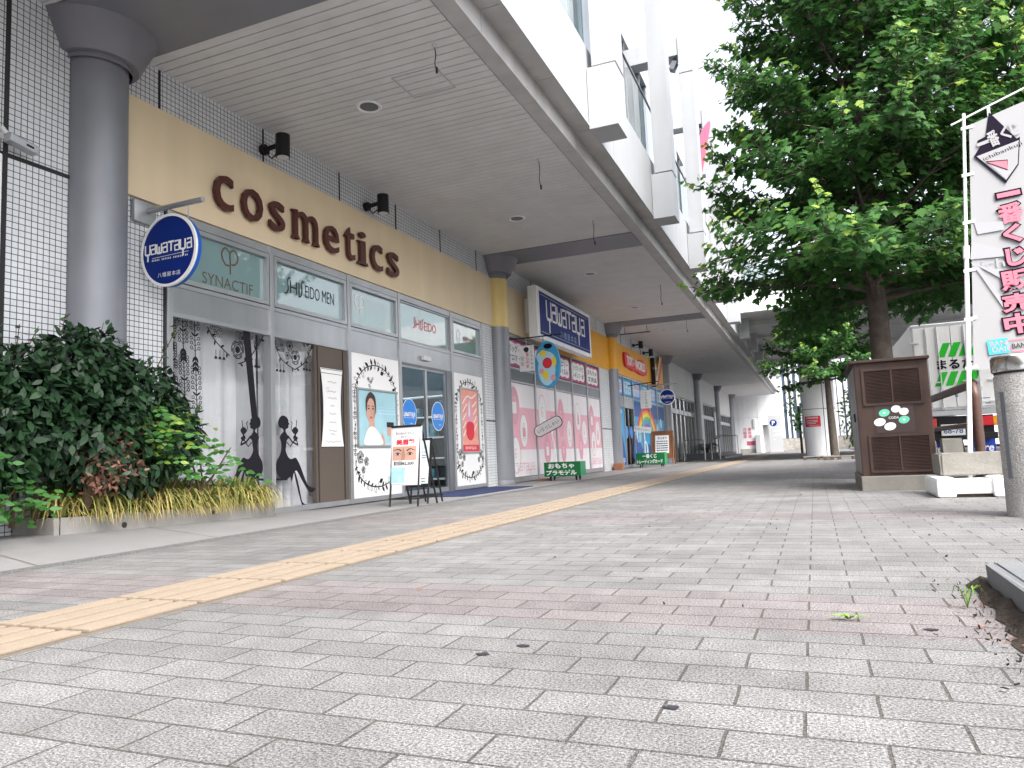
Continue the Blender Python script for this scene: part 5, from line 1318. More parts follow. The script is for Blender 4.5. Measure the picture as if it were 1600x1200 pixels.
b = MB(); b.obox((PX1-.0, PY0+.048, .19), (.0035, 0, 0), (0, .004, 0), (0, 0, .07)); b.cyl((PX1-.005, 4.6, .14), (PX1+.004, 4.6, .14), .025, n=12); b.cyl((PX1-.005, 5.6, .16), (PX1+.004, 5.6, .16), .02, n=12); b.build('kerb_joint', M['gap'], t)
b = MB(); vs = []
for y in (PY0+.1, PY1): vs += [(PX0, y, pz(y)+.11), (PX1-.09, y, pz(y)+.11)]
b.add(vs, [(0, 1, 3, 2)]); b.build('soil', M['soil'], t)
r = random.Random(17)
def clump(center, rx, ry, rz, n, r, sz, up=.6, out=.8, tint=(0, .6), core=.55):
    it = []
    for _ in range(n):
        while True:
            v = rv(r, 1)
            if core < v.length <= 1: break
        p = Vector(center)+Vector((v.x*rx, v.y*ry, v.z*rz))
        if p.x < -5.93: continue
        o = v.normalized()
        it.append((p, o*.5+rv(r, .7)+Vector((0, 0, -.45)), o*out+Vector((0, 0, up))+rv(r, .4), sz*r.uniform(.65, 1.15), r.uniform(*tint)))
    return it
t = thing('camellia_bush', 'large dark glossy evergreen bush in the planter before the near grey column', 'bush', (-5.7, 4.6, .25))
it = []
for c, rx, ry, rz, n in (((-5.62, 4.3, 1.42), .36, .42, .42, 1250), ((-5.6, 3.75, 1.2), .36, .45, .42, 1050), ((-5.6, 4.75, 1.2), .36, .45, .4, 1100), ((-5.58, 4.3, .95), .42, .75, .42, 1250), ((-5.6, 3.5, .85), .36, .45, .45, 800), ((-5.58, 5.05, .95), .36, .34, .36, 700), ((-5.6, 3.2, 1.2), .34, .4, .4, 600), ((-5.55, 4.6, .7), .4, .55, .3, 500)):
    it += clump(c, rx, ry, rz, int(n*1.4), r, .106, core=.5)
shoots = []
for k in range(8):                                   # loose shoots on top
    p = Vector((-5.6+r.uniform(-.2, .25), r.uniform(3.3, 5.1), 1.55+r.uniform(-.15, .1))); d = Vector((r.uniform(-.3, .4), r.uniform(-.5, .5), 1)).normalized()
    shoots.append((p-d*.25, p+d*.32))
    for q in range(7): it.append((p+d*(.05*q)+rv(r, .02), d*.4+rv(r, .9), rv(r, .5)+Vector((0, 0, 1)), .1*r.uniform(.6, 1), r.uniform(.2, .9)))
leaves_object('foliage', it, OVATE, M['camellia'], t)
b = MB()
for a_, c_ in shoots: b.tube([a_, c_], [.006, .003], 5)
for k in range(9):
    y = 3.6+k*.19; b.tube([(-5.72, y, .2), (-5.7+r.uniform(-.06, .06), y+r.uniform(-.1, .1), .7), (-5.62, y+r.uniform(-.3, .3), 1.35)], [.022, .016, .006], 6)
b.build('stems', M['twig'], t)
def compound(p, d, r, n, sz, tint):
    it = []; side = d.cross(Vector((0, 0, 1))).normalized()
    for k in range(n):
        q = (k+1)/n; c = p+d*(sz*4.2*q)-Vector((0, 0, .12*q*q))
        for s in (-1, 1): it.append((c, side*s+d*.6+rv(r, .25)-Vector((0, 0, .25)), Vector((0, 0, .35))+rv(r, .6)+Vector((.9, -.8, 0)), sz*r.uniform(.8, 1.15), r.uniform(*tint)))
    it.append((p+d*(sz*4.4), d, Vector((0, 0, 1)), sz, tint[1])); return it
def nandina(label, c0, n, seed, zr, tint, sz=.075):
    r = random.Random(seed); t = thing('nandina_shrub', label, 'shrub', (c0[0], c0[1], .27), 'fresh green compound-leaved shrubs')
    it = []; st = MB()
    for k in range(n):
        base = Vector((c0[0]+r.uniform(-.06, .06), c0[1]+r.uniform(-.1, .1), .28)); top = Vector((c0[0]+r.uniform(-.12, .2), c0[1]+r.uniform(-.28, .28), r.uniform(*zr)))
        st.tube([base, base.lerp(top, .5)+rv(r, .04), top], [.012, .01, .005], 5)
        for q in range(5):
            az = r.uniform(0, 6.28); d = Vector((math.cos(az)*.8+.25, math.sin(az), r.uniform(-.05, .3))).normalized()
            it += compound(top-Vector((0, 0, .05*q)), d, r, 4, sz, tint)
    leaves_object('foliage', it, OVATE, M['nandina'], t); st.build('stems', M['twig'], t)
nandina('bright green yellow-tinged shrub at the right of the dark bush', (-5.6, 5.02, .3), 20, 3, (.82, 1.22), (.15, 1), .08)
nandina('small green shrub sprig reaching before the curtained window', (-5.55, 5.45, .3), 4, 8, (.7, .8), (.05, .6), .085)
nandina('low mid green shrub at the left end of the planter', (-5.55, 3.35, .3), 12, 12, (.4, .9), (0, .35))
t = thing('dried_shrub', 'dried up brown shrub among the green bushes in the planter', 'shrub', (-5.5, 4.25, .27)); it = []; r2 = random.Random(31); st = MB()
for k in range(13):
    top = Vector((-5.36+r2.uniform(-.08, .1), 4.3+r2.uniform(-.2, .3), r2.uniform(.5, .92))); st.tube([(-5.52, 4.25, .26), (-5.47, 4.25+r2.uniform(-.05, .08), .5), top], [.014, .011, .005], 5)
    for q in range(42): it.append((top+rv(r2, .12), rv(r2, 1)-Vector((0, 0, .5)), rv(r2, 1), .055*r2.uniform(.6, 1.2), r2.random()))
leaves_object('dry_foliage', it, OVATE, M['drybrown'], t, cup=.5); st.build('stems', M['twig'], t)
# strap-leaved ground cover spilling over the kerb
vs = []; fs = []; tn = []; r = random.Random(77)
y = PY0+.12
cl = []
while y < PY1-.02:
    for x in (-5.62, -5.78): cl.append((x+r.uniform(-.05, .05), y+r.uniform(-.04, .04)))
    y += .075
for cx, cy in cl:
    ng = r.randint(30, 42) if cy > 4.3 else r.randint(12, 20)
    for k in range(ng):
        az = r.uniform(0, 6.28); d = Vector((math.cos(az)+.38, math.sin(az)*1.1-.1, 0)).normalized(); L = r.uniform(.16, .42); h = r.uniform(.08, .27)*(1.25 if d.x < .2 else .9); w_ = r.uniform(.006, .0105); base = Vector((cx, cy, pz(cy)+.11)); s_ = Vector((-d.y, d.x, 0))
        o = len(vs); n = 6; tint0 = r.betavariate(2, 1.6) if d.x > -.1 else r.uniform(0, .4)
        for i in range(n+1):
            q = i/n; z = h*(1-(2*q-.85)**2/.7225) if q < .425 else h-(h-.02+.09*tint0)*((q-.425)/.575)**2
            p = base+d*(L*q**.85)+Vector((0, 0, z)); ww = w_*(1-q**2.5)
            vs += [p-s_*ww, p+s_*ww]
        for i in range(n): fs.append((o+2*i, o+2*i+1, o+2*i+3, o+2*i+2)); tn.append(min(1, tint0*(.45+.75*i/n)))
me = bpy.data.meshes.new('strap_leaf_grass'); me.from_pydata([(v.x+5.62, v.y-5.2, v.z-.2) for v in vs], [], fs); me.materials.append(M['liriope'])
at = me.attributes.new('tint', 'FLOAT', 'FACE'); at.data.foreach_set('value', tn)
go = bpy.data.objects.new('strap_leaf_grass', me); COL.objects.link(go); go.location = (-5.62, 5.2, .2)
tag(go, 'yellowing strap-leaved grass spilling over the concrete planter kerb', 'ground cover', kind='stuff')

# dark cycad by the arcade steps
t = thing('cycad_plant', 'dark spiky palm-like plant beside the arcade steps', 'plant', (-5.4, 41.0, .3)); it = []; r = random.Random(6)
for k in range(46):
    az = r.uniform(0, 6.28); el = r.uniform(.1, 1.1); d = Vector((math.cos(az)*math.cos(el), math.sin(az)*math.cos(el), math.sin(el)))
    for q in range(12):
        c = Vector((-5.35, 40.2, .45))+d*(.1*q)-Vector((0, 0, .006*q*q))
        for s in (-1, 1): it.append((c, d*.6+d.cross(Vector((0, 0, 1))).normalized()*s, Vector((0, 0, 1))+rv(r, .2), .22, r.uniform(0, .2)))
leaves_object('fronds', it, [(0, 0), (.5, .07), (1, 0), (.5, -.07)], M['camellia'], t)
b = MB(); b.cyl((-5.35, 40.2, .15), (-5.35, 40.2, .6), .16, .12, n=10); b.build('stem', M['bark'], t)
# far hedge and shrubs beyond the deck column
def far_shrub(label, c, rx, rz, n, seed):
    r = random.Random(seed); t = thing('far_shrub', label, 'shrub', (c[0], c[1], 0), 'far shrubs beyond the deck')
    it = clump((c[0], c[1], c[2]), rx, rx, rz, n, r, .3, tint=(.2, .8))
    leaves_object('foliage', it, OVATE, M['nandina'], t); b = MB(); b.cyl((c[0], c[1], 0), (c[0], c[1], c[2]), .08, n=8); b.build('stem', M['bark'], t)
far_shrub('sprig of green leaves left of the white round column', (-.75, 50, 3.0), .8, 1.7, 260, 2)
far_shrub('tall green hedge shrub between the white column and the cabinet', (2.4, 44, 1.9), 1.1, 1.8, 420, 3)

# ================================================================== KERBSIDE THINGS ON THE RIGHT
t = thing('utility_cabinet', 'tall rusty brown steel utility cabinet with louvre panels and oval stickers', 'cabinet', (.88, 9.95, 0))
c0 = on_y(1350.5, 744, 9.6); c1 = on_y(1466.5, 741, 9.6)
x0, x1, zt = .50, 1.275, 1.50; y0, y1 = 9.6, 11.1
b = MB(); b.box(x0-.02, x1+.02, y0-.03, y1+.02, -.05, .17, 0, .01); b.build('plinth', M['concrete'], t)
b = MB(); b.box(x0, x1, y0, y1, .172, zt, 0, .008); b.build('body', M['cab'], t)
b = MB(); b.box(x0-.004, x0, y0+.06, y0+.5, .19, zt-.03); b.box(x0-.004, x0, y0+.52, y0+.98, .19, zt-.03); b.box(x0-.004, x0, y0+1.0, y1-.03, .19, zt-.03); b.build('side_door', M['cabside'], t)
b = MB(); b.box(x0-.02, x0-.004, y0+.42, y0+.46, .82, .92); b.build('handle', M['black'], t)
b = MB(); b.box(x0-.05, x1+.02, y0-.04, y1+.04, zt, zt+.035, 0, .008); b.build('lid', M['cab'], t)
fx = x0+.075; fw = x1-x0-.15
def louvre(za, zb, xa, xb):
    f = MB()
    for q in ((xa-.03, xa, za-.03, zb+.03), (xb, xb+.03, za-.03, zb+.03), (xa, xb, zb, zb+.03), (xa, xb, za-.03, za), ((xa+xb)/2-.008, (xa+xb)/2+.008, za, zb)): f.box(q[0], q[1], y0-.018, y0-.002, q[2], q[3], 0)
    for u in (xa-.015, xb+.015, (xa+xb)/2):
        for v in (za-.015, zb+.015): f.cyl((u, y0-.018, v), (u, y0-.024, v), .007, n=8)
    fo = f.build('louvre_frame', M['cab'], t)
    l = MB(); z = za+.006
    while z < zb-.01:
        for u0, u1 in ((xa, (xa+xb)/2-.008), ((xa+xb)/2+.008, xb)): l.obox(((u0+u1)/2, y0-.008, z+.006), ((u1-u0)/2, 0, 0), (0, .007, .005), (0, -.0012, .0016))
        z += .0165
    l.build('louvre_slats', M['cab'], fo)
    k = MB(); k.box(xa, xb, y0-.003, y0-.0005, za, zb); k.build('louvre_back', M['gap'], fo)
louvre(1.02, 1.40, x0+.1, x1-.1); louvre(.235, .62, x0+.12, x1-.06)
F = faceF((x0+x1)/2, y0-.002, .84); b = MB(); art(b, F, rect(-.2, .2, -.17, .15), .0005); b.build('sticker_sheet', mat('sticker_ground', (.045, .03, .027), .35), t)
F = faceF((x0+x1)/2-.01, y0-.004, .84)
b = MB()
for u, v in ((.03, .1), (.11, .065), (-.15, -.045), (-.045, -.1)): art(b, F, ell(u, v, .062 if v < 0 else .05, .045 if v < 0 else .042, 26, 12), .001)
lettering(b, F, 'CODA', 0, 0, h=.026, off=.002); b.build('sticker', M['paper'], t)
b = MB()
for u, v in ((-.095, .06), (.105, -.03)): art(b, F, ell(u, v, .058, .043, 26, 15), .001)
b.build('green_sticker', mat('sticker_green', (.12, .5, .34), .5), t)
b = MB()
for u, v in ((-.095, .06), (.105, -.03)): art(b, F, ell(u, v, .014, .01, 12), .002)
b.build('sticker_mark', M['paper'], t)

def rough_block(name, label, cat, x0, x1, y0, y1, z0, z1, mt, seed):
    bm = bmesh.new(); bmesh.ops.create_cube(bm, size=2)
    bmesh.ops.bevel(bm, geom=bm.edges[:], offset=.06, segments=2, affect='EDGES')
    bmesh.ops.subdivide_edges(bm, edges=bm.edges[:], cuts=2, use_grid_fill=True)
    r = random.Random(seed); b = MB(); bm.verts.index_update()
    vs = [(x0+(v.co.x+1)/2*(x1-x0)+r.uniform(-.003, .003), y0+(v.co.y+1)/2*(y1-y0)+r.uniform(-.003, .003), z0+(v.co.z+1)/2*(z1-z0)+r.uniform(-.002, .002)) for v in bm.verts]
    b.add(vs, [[v.index for v in f.verts] for f in bm.faces]); bm.free(); return tag(b.build(name, mt), label, cat)
rough_block('concrete_block', 'big rough concrete block right of the brown cabinet, lifted on a white plastic base', 'block', 1.16, 1.92, 8.55, 9.1, .2, .42, M['concrete'], 1)
rough_block('stone_post', 'short squat concrete stub standing behind the big concrete block', 'post', 1.33, 1.53, 9.5, 9.7, 0, .57, M['concrete'], 2)
rough_block('stone_post', 'low broken stone stub between the cabinet and the squat concrete stub', 'post', 1.27, 1.38, 10.3, 10.5, 0, .55, M['concrete'], 3)
t = thing('plastic_weight', 'white plastic double-lobed base weight on the ground under the concrete block', 'weight', (1.35, 8.4, 0))
b = MB(); b.box(1.22, 1.55, 8.24, 9.0, .03, .17, 0, .03); b.build('bar', M['whitepaint'], t)
for x in (1.15, 1.62):
    b = MB(); b.box(x-.085, x+.085, 8.2, 9.05, .0, .195, 0, .035); b.build('lobe', M['whitepaint'], t)
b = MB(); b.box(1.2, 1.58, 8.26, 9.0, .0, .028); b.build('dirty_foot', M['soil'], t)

t = thing('bollard', 'thick pebbled concrete bollard with a polished steel collar at the right edge', 'bollard', (1.455, 6.3, 0))
b = MB(); b.lathe(1.455, 6.3, [(0, 1.02), (.195, 1.02), (.205, 1.0), (.207, .5), (.207, -.02)][::-1], 48); b.build('shaft', M['aggr'], t)
b = MB(); b.lathe(1.455, 6.3, [(.208, 1.035), (.214, 1.04), (.214, 1.135), (.205, 1.15), (0, 1.155)], 48); b.build('collar', M['chrome'], t)
b = MB(); b.lathe(1.455, 6.3, [(.2, 1.02), (.2, 1.04)], 32); b.build('seal', M['gap'], t)
b = MB(); b.obox((1.455-.205*math.cos(R(28)), 6.3-.205*math.sin(R(28)), .58), (.006*math.cos(R(28)), .006*math.sin(R(28)), 0), (-.02*math.sin(R(28)), .02*math.cos(R(28)), 0), (0, 0, .31), 0, .004); b.build('reflector_strip', M['darksteel'], t)

t = thing('guard_rail', 'brown tubular pedestrian guard rail with a bent corner post by the road', 'guard rail', (1.8, 12, 0))
b = MB(); b.tube(curve([(1.78, 10.0, 0), (1.78, 10.0, .9), (1.78, 10.02, 1.1), (1.78, 10.15, 1.2), (1.78, 10.4, 1.2), (1.78, 14, 1.2)], 5), .055, 12); b.tube([(1.78, 14, 1.2), (1.78, 14, 0)], .055, 12); b.build('hoop', M['rust'], t)
b = MB(); b.tube([(1.78, 10.05, .72), (1.78, 14, .72)], .035, 8); b.build('lower_rail', M['rust'], t)

# banner on a pole
t = thing('banner_flag', 'tall white pole banner with pink vertical lettering hanging by the road', 'banner', (1.42, 8.6, 0))
pb, pt = Vector((1.42, 8.62, .1)), Vector((1.70, 8.62, 3.93))
b = MB(); b.cyl(pb, pb.lerp(pt, .62), .024, .022, n=12); b.cyl(pb.lerp(pt, .62), pt, .017, .015, n=10); b.cyl(pb.lerp(pt, .60), pb.lerp(pt, .635), .03, n=12); b.build('pole', M['whitepaint'], t)
bd = Vector((.60, 0, .20)); up = (pt-pb).normalized()
b = MB(); b.cyl(pt-bd*.2-up*.06, pt+bd*1.06-up*.03, .01, n=8); b.build('crossbar', M['whitepaint'], t)
# the cloth: a slightly billowing sheet; prints follow the same surface
W0, H0 = .62, 2.55
org = pt - up*.14 + Vector((.045, -.01, 0))
ux, vx = Vector((1, 0, .30)), up
def cloth(u, v, d=0):
    # u 0..W0 to the right, v 0..H0 downwards
    sag = .30*u*math.exp(-v*3.0)
    p = org + Vector((1, 0, 0))*u - up*v*(1) + Vector((0, 0, sag))
    w_ = .004*math.sin(5*u+2.2*v)+.002*math.sin(9*u-3*v)
    return p + Vector((0, -w_-d, 0))
class ClothFrame:
    N = Vector((0, -1, 0))
    def p(s, u, v, d=0): return cloth(u, v, d)
CFm = ClothFrame()
b = MB(); nu, nv = 14, 40
vs = [cloth(W0*i/nu, H0*j/nv) for i in range(nu+1) for j in range(nv+1)]
b.add(vs, [(i*(nv+1)+j, i*(nv+1)+j+1, (i+1)*(nv+1)+j+1, (i+1)*(nv+1)+j) for i in range(nu) for j in range(nv)], 0, True)
clo = b.build('cloth', M['tarp'], t)
class Down:      # text frame with v measured upwards from a point on the cloth
    def __init__(s, u0, v0): s.u0, s.v0 = u0, v0; s.N = Vector((0, -1, 0))
    def p(s, u, v, d=0): return cloth(s.u0+u, s.v0-v, d)
b = MB()
for k in range(6): 
    v = .02+k*.5; q = cloth(-.055, v); b.obox(cloth(.0, v)+Vector((-.02, -.004, 0)), (.055, 0, .005), (0, .004, 0), (0, 0, .016))
for u in (.18, .55): b.obox(cloth(u, -.04), (.014, 0, .004), (0, .004, 0), (0, 0, .05))
b.build('loop', M['lgrey'], t)
FL = faceF(0, 8.600, 0)
def fp(px, py): q = on_y(px, py, 8.600); return (q.x, q.z)
def ec(pts): return [fp(1500+a/4.8, 80+c/4.8) for a, c in pts]       # points read off the emblem
b = MB(); art(b, FL, ec([(150, 715), (105, 790), (345, 988), (440, 850), (450, 640), (425, 655), (215, 455), (190, 640), (130, 672), (132, 716)]), .001); b.build('emblem', M['flagnavy'], clo)
b = MB(); art(b, FL, ec([(125, 790), (440, 668), (432, 845), (345, 968)]), .004); b.build('emblem_white', M['tarp'], clo)
b = MB(); stroke(b, FL, ec([(105, 790), (345, 988)]), .014, .006); stroke(b, FL, ec([(190, 832), (355, 818), (355, 890), (200, 838)]), .01, .009)
lettering(b, FL, 'ichibankuji', *ec([(318, 755)])[0], w=.36, h=.05, off=.006, rot=17); b.build('emblem_line', M['flagnavy'], clo)
b = MB(); art(b, FL, ec([(205, 836), (353, 820), (353, 886)]), .008); b.build('emblem_pink', M['flagpink'], clo)
b = MB(); art(b, FL, ec([(215, 848), (352, 898), (382, 905), (345, 965)]), .0075); b.build('emblem_grey', M['flaggrey2'], clo)
b = MB()
for ch, (cx_, cy_), wd_, hg_ in (('一', (174, 690), .12, .036), ('番', (248, 655), .1, .17), ('く', (338, 612), .085, .15), ('じ', (412, 580), .09, .14)):
    lettering(b, FL, ch, *ec([(cx_, cy_)])[0], w=wd_, h=hg_, off=.007, weight=.03, rot=14)
b.build('emblem_print', M['tarp'], clo)
def gc(pts): return [fp(1460+a/2.667, 130+c/2.667) for a, c in pts]
b = MB(); art(b, FL, gc([(165, 580), (290, 575), (290, 610), (180, 630)]), .0005); art(b, FL, gc([(155, 660), (285, 690), (300, 720), (150, 735)]), .0005); art(b, FL, gc([(150, 745), (185, 790), (290, 940), (290, 905), (190, 770)]), .0005); art(b, FL, gc([(170, 755), (290, 780), (290, 820)]), .0005); lettering(b, FL, 'ich', *gc([(245, 750)])[0], w=.2, h=.09, off=.001); b.build('ghost_print', M['flaggrey2'], clo)
bo = MB(); bp = MB()
for ch, (cx_, cy_), wd_, hg_ in (('一', (308, 462), .2, .045), ('番', (317, 540), .22, .2), ('く', (325, 626), .16, .19), ('じ', (340, 722), .17, .18), ('販', (342, 818), .27, .21), ('売', (346, 912), .27, .18), ('中', (352, 1000), .25, .2)):
    c_ = gc([(cx_, cy_)])[0]
    lettering(bo, FL, ch, *c_, w=wd_+.035, h=hg_+.035, off=.003, weight=.085, rot=4); lettering(bp, FL, ch, *c_, w=wd_, h=hg_, off=.006, weight=.035, rot=4)
bo.build('print_outline', M['flagnavy'], clo); bp.build('print', M['flagpink'], clo)
c_ = gc([(266, 1097)])[0]; F4 = Frame((c_[0], 8.600, c_[1]), (1, 0, .05), (-.05, 0, 1))
b = MB(); art(b, F4, rect(-.09, .09, -.075, .075), .003); b.build('logo_patch', M['cyan'], clo)
b = MB(); lettering(b, F4, 'BAN\nDAI', 0, 0, w=.145, h=.115, off=.006, weight=.03, line=.85); b.build('logo_print', M['tarp'], clo)
c_ = gc([(375, 1090)])[0]; F5 = Frame((c_[0], 8.600, c_[1]), (1, 0, .05), (-.05, 0, 1))
b = MB(); stroke(b, F5, [(-.14, .06), (.15, .06), (.15, -.03), (.13, -.055), (-.1, -.055), (-.14, -.02)], .011, .003, closed=True); b.build('logo_outline', M['flagpink'], clo)
b = MB(); lettering(b, F5, 'BANDAI', .005, 0, w=.22, h=.05, off=.004, weight=.01); b.build('logo_print', M['ink'], clo)

# ================================================================== TRUCK
def truck():
    xl, xr, y, L = 2.12, 3.60, 18.0, 4.2
    t = thing('box_truck', 'white box lorry parked at the kerb seen from behind with green stripes on its doors', 'truck', (2.86, 20, -.16))
    zb, zt = 1.16, 3.05
    b = MB(); b.box(xl, xr, y, y+L, zb, zt, 0, .03); b.build('cargo_box', M['whitepaint'], t)
    cx = (xl+xr)/2
    for x0, x1 in ((xl+.04, cx-.008), (cx+.008, xr-.04)):
        b = MB(); b.box(x0, x1, y-.03, y, zb+.06, zt-.09, 0, .006); d = b.build('rear_door', M['whitepaint'], t)
        b = MB()
        for fx in (.35, .65):
            xx = x0+(x1-x0)*fx; b.cyl((xx, y-.05, zb+.05), (xx, y-.05, zt-.08), .013, n=8); b.box(xx-.03, xx+.03, y-.065, y-.03, zb+.03, zb+.07)
            b.box(xx-.03, xx+.03, y-.06, y-.03, 1.55, 1.62); b.box(xx-.1, xx+.02, y-.07, y-.05, 1.75, 1.78)
        b.build('lock_rod', M['lgrey'], d)
        b = MB(); e = x0+.01 if x0 < cx-.1 else x1-.01
        for z in (1.3, 1.75, 2.2, 2.65): b.box(e-.09, e+.09, y-.045, y-.028, z-.02, z+.02, 0, .005)
        b.build('hinge', M['lgrey'], d)
    b = MB(); b.box(xl, xr, y-.012, y-.001, zt-.08, zt-.02); b.build('header', M['greyp'], t)
    F = faceF(cx+.19, y-.031, 2.14); b = MB()
    for v in (.31, -.31):
        for k in range(4):
            u = -.36+.2*k-(.16 if v < 0 else 0)*.6; art(b, F, [(u-.11, v-.15), (u+.03, v-.15), (u+.16, v+.15), (u+.02, v+.15)], .003)
    b.build('stripe_print', M['lgreen'], t)
    b = MB(); lettering(b, F, 'まるたか', -.02, 0, w=.94, h=.21, off=.005, weight=.03); b.build('name_print', M['flagnavy'], t)
    b = MB(); lettering(b, faceF(xl+.5, y-.031, 1.48), '6', 0, 0, h=.1, off=.003); lettering(b, faceF(xl+.75, y-.031, 1.48), '6', 0, 0, h=.1, off=.003); art(b, faceF(xr-.25, y-.031, 1.38), rect(-.15, .12, -.01, .005), .003); lettering(b, faceF(xr-.2, y-.031, 1.28), 'Yuso', 0, 0, h=.05, off=.003); b.build('small_print', M['mdeep'], t)
    b = MB(); b.box(xl+.02, xr-.02, y-.03, y+.02, zb-.12, zb-.002, 0, .008); b.build('sill', M['steel'], t)
    b = MB(); b.box(xl+.15, xr-.1, y+.02, y+L, .55, 1.03); b.box(xl+.05, xr-.05, y-.02, y+.12, .52, .66, 0, .01); b.build('chassis', M['blackm'], t)
    for x in (xl+.16, xr-.2):
        b = MB(); b.box(x-.17, x+.17, y-.05, y+.0, .8, 1.0, 0, .015); lm = b.build('tail_lamp', M['tailr'], t)
        b = MB(); xa = x+.08 if x > cx else x-.16; b.box(xa, xa+.08, y-.056, y-.048, .82, .98, 0, .004); b.build('indicator', M['taily'], lm)
    b = MB(); b.box(xl+.4, xl+.84, y-.06, y-.03, .62, .86, 0, .006); p = b.build('number_plate', M['paper'], t)
    b = MB(); lettering(b, faceF(xl+.62, y-.061, .72), '68-78', 0, 0, w=.36, h=.11, off=.003, weight=.01); lettering(b, faceF(xl+.62, y-.061, .82), '松本 800', 0, 0, w=.22, h=.045, off=.003); b.build('plate_print', M['mdeep'], p)
    for x in (xl+.25, xr-.28):
        b = MB(); b.box(x-.22, x+.22, y+.25, y+.262, .1, .55); fl = b.build('mud_flap', M['mudblue'], t)
        b = MB(); lettering(b, faceF(x, y+.25, .32), 'care', 0, 0, w=.36, h=.12, off=.003, weight=.02, shear=.2); b.build('flap_print', M['paper'], fl)
        for yy in (y+.75, y+3.6):
            b = MB(); b.cyl((x-.13, yy, .22), (x+.13, yy, .22), .38, n=28); wh = b.build('wheel', M['black'], t)
            b = MB(); b.cyl((x-.135, yy, .22), (x+.135, yy, .22), .2, n=20); b.build('rim', M['steel'], wh)
    b = MB(); b.box(xl+.05, xr-.05, y+L+.05, y+L+1.6, .4, 2.2, 0, .12); b.build('cab', M['whitepaint'], t)
truck()
# pale building across the road
t = thing('roadside_building', 'pale building with a grey louvred window strip beyond the truck', 'building', (18, 62, 0))
b = MB(); b.box(9, 40, 60, 75, 0, 8.4); b.box(9, 40, 60, 75, 9.8, 13); b.box(9, 40, 60.4, 75, 8.4, 9.8); b.build('wall', M['white'], t)
b = MB(); b.box(9.2, 39, 60.2, 60.39, 8.5, 9.7); b.build('window_strip', M['winglass'], t)
b = MB()
for k in range(8): b.box(9, 40, 59.95, 60, 7.2+.12*k, 7.26+.12*k)
b.build('louvre', M['greyp'], t)

# ================================================================== BOARDS BY THE GLASS DOOR
def stand(label, cx, y, w_, z0, z1, deep, splay):
    t = thing('display_stand', label, 'display stand', (cx, y+deep/2, 0), 'display stands before the glass door')
    lean = .12
    b = MB()
    for s in (-1, 1):
        b.tube([(cx+s*(w_/2-.02), y-.02, 0), (cx+s*(w_/2-.02), y+lean, z1)], .013, 6)
        b.tube([(cx+s*(w_/2-.02), y+deep, 0), (cx+s*(w_/2-.03), y+lean+.03, z1-.02)], .013, 6)
        b.tube([(cx+s*(w_/2-.02), y+.0, .1), (cx+s*(w_/2-.02), y+deep-.03, .1)], .009, 5)
    b.tube([(cx-w_/2, y, .1), (cx+w_/2, y, .1)], .01, 5); b.tube([(cx-w_/2, y+deep-.02, .1), (cx+w_/2, y+deep-.02, .1)], .01, 5)
    b.build('frame', M['blackm'], t)
    Fz = Frame((cx, y+lean*((z0+z1)/2)/z1-.02, (z0+z1)/2), (1, 0, 0), (0, lean/z1, 1))
    return t, Fz, (z1-z0)/2
t, F, hv = stand('taller white display stand with a pair of eyes on its poster, left of the easel', -4.885, 8.2, .45, .27, 1.03, .5, 0)
b = MB(); b.prism([F.p(u, v, -.025) for u, v in rect(-.225, .225, -hv, hv)], F.N*.02); b.build('board', M['lgrey'], t)
b = MB(); art(b, F, rect(-.225, .225, hv-.012, hv+.015), .001); b.build('top_bar', M['black'], t)
b = MB(); art(b, F, rect(-.205, .18, -hv+.02, hv-.03), .0); b.build('sheet', M['paper'], t)
b = MB(); lettering(b, F, '眉のお悩みありませんか', -.01, .29, w=.28, h=.035, off=.004); lettering(b, F, '整えます', -.02, .245, w=.1, h=.03, off=.004); lettering(b, F, '初回¥2,500', -.02, -.1, w=.3, h=.055, off=.004, weight=.02); b.build('print', M['ink'], t)
b = MB(); lettering(b, F, '美眉塾', 0, .175, w=.28, h=.075, off=.004, weight=.03); b.build('red_print', M['redp'], t)
b = MB(); art(b, F, rect(-.19, .16, -.06, .12), .002); b.build('eye_print', M['skin'], t)
b = MB(); art(b, F, curve([(-.03, .1), (.0, .0), (-.02, -.05), (-.06, -.05), (-.05, .06)], 4, True), .003); b.build('nose_print', M['skind'], t)
b = MB()
for s in (-1, 1):
    c = -.02+s*.09; stroke(b, F, curve([(c-s*.05, .06), (c, .085), (c+s*.07, .065)], 5), .018, .004, w2=.006); art(b, F, ell(c, .02, .035, .014, 14), .004); stroke(b, F, curve([(c-.045, .02), (c, .042), (c+.045, .018)], 5), .007, .005)
b.build('brow_print', M['hair'], t)
b = MB(); 
for s in (-1, 1): 
    c = -.02+s*.09
    for q in (-1, 1): art(b, F, ell(c+q*.024, .02, .009, .007, 8), .006)
art(b, F, rect(-.225, -.225+.001, -.1, -.099), .004); b.build('eye_white', M['paper'], t)
b = MB(); art(b, F, rect(-.22, -.0, -.35, -.15), .002); b.build('blue_print', M['aqua'], t)
b = MB(); art(b, F, rrect(-.1, -.05, -.34, -.25, .01), .004); art(b, F, rrect(-.2, -.05, -.2, -.16, .01), .004); b.build('blue_print', M['mlight'], t)
b = MB(); random.seed(8)
for k in range(6):
    for q in range(3): art(b, F, rect(.03+.05*q, .055+.05*q+random.uniform(0, .02), -.17-.03*k, -.16-.03*k), .003)
b.build('small_print', M['greyp'], t)
t, F, hv = stand('smaller black framed easel with a bluish paper sheet, right of the taller stand', -4.945, 8.7, .3, .22, .88, .4, 0)
b = MB(); b.prism([F.p(u, v, -.02) for u, v in rect(-.16, .16, -hv, hv)], F.N*.02); b.build('board', M['blackm'], t)
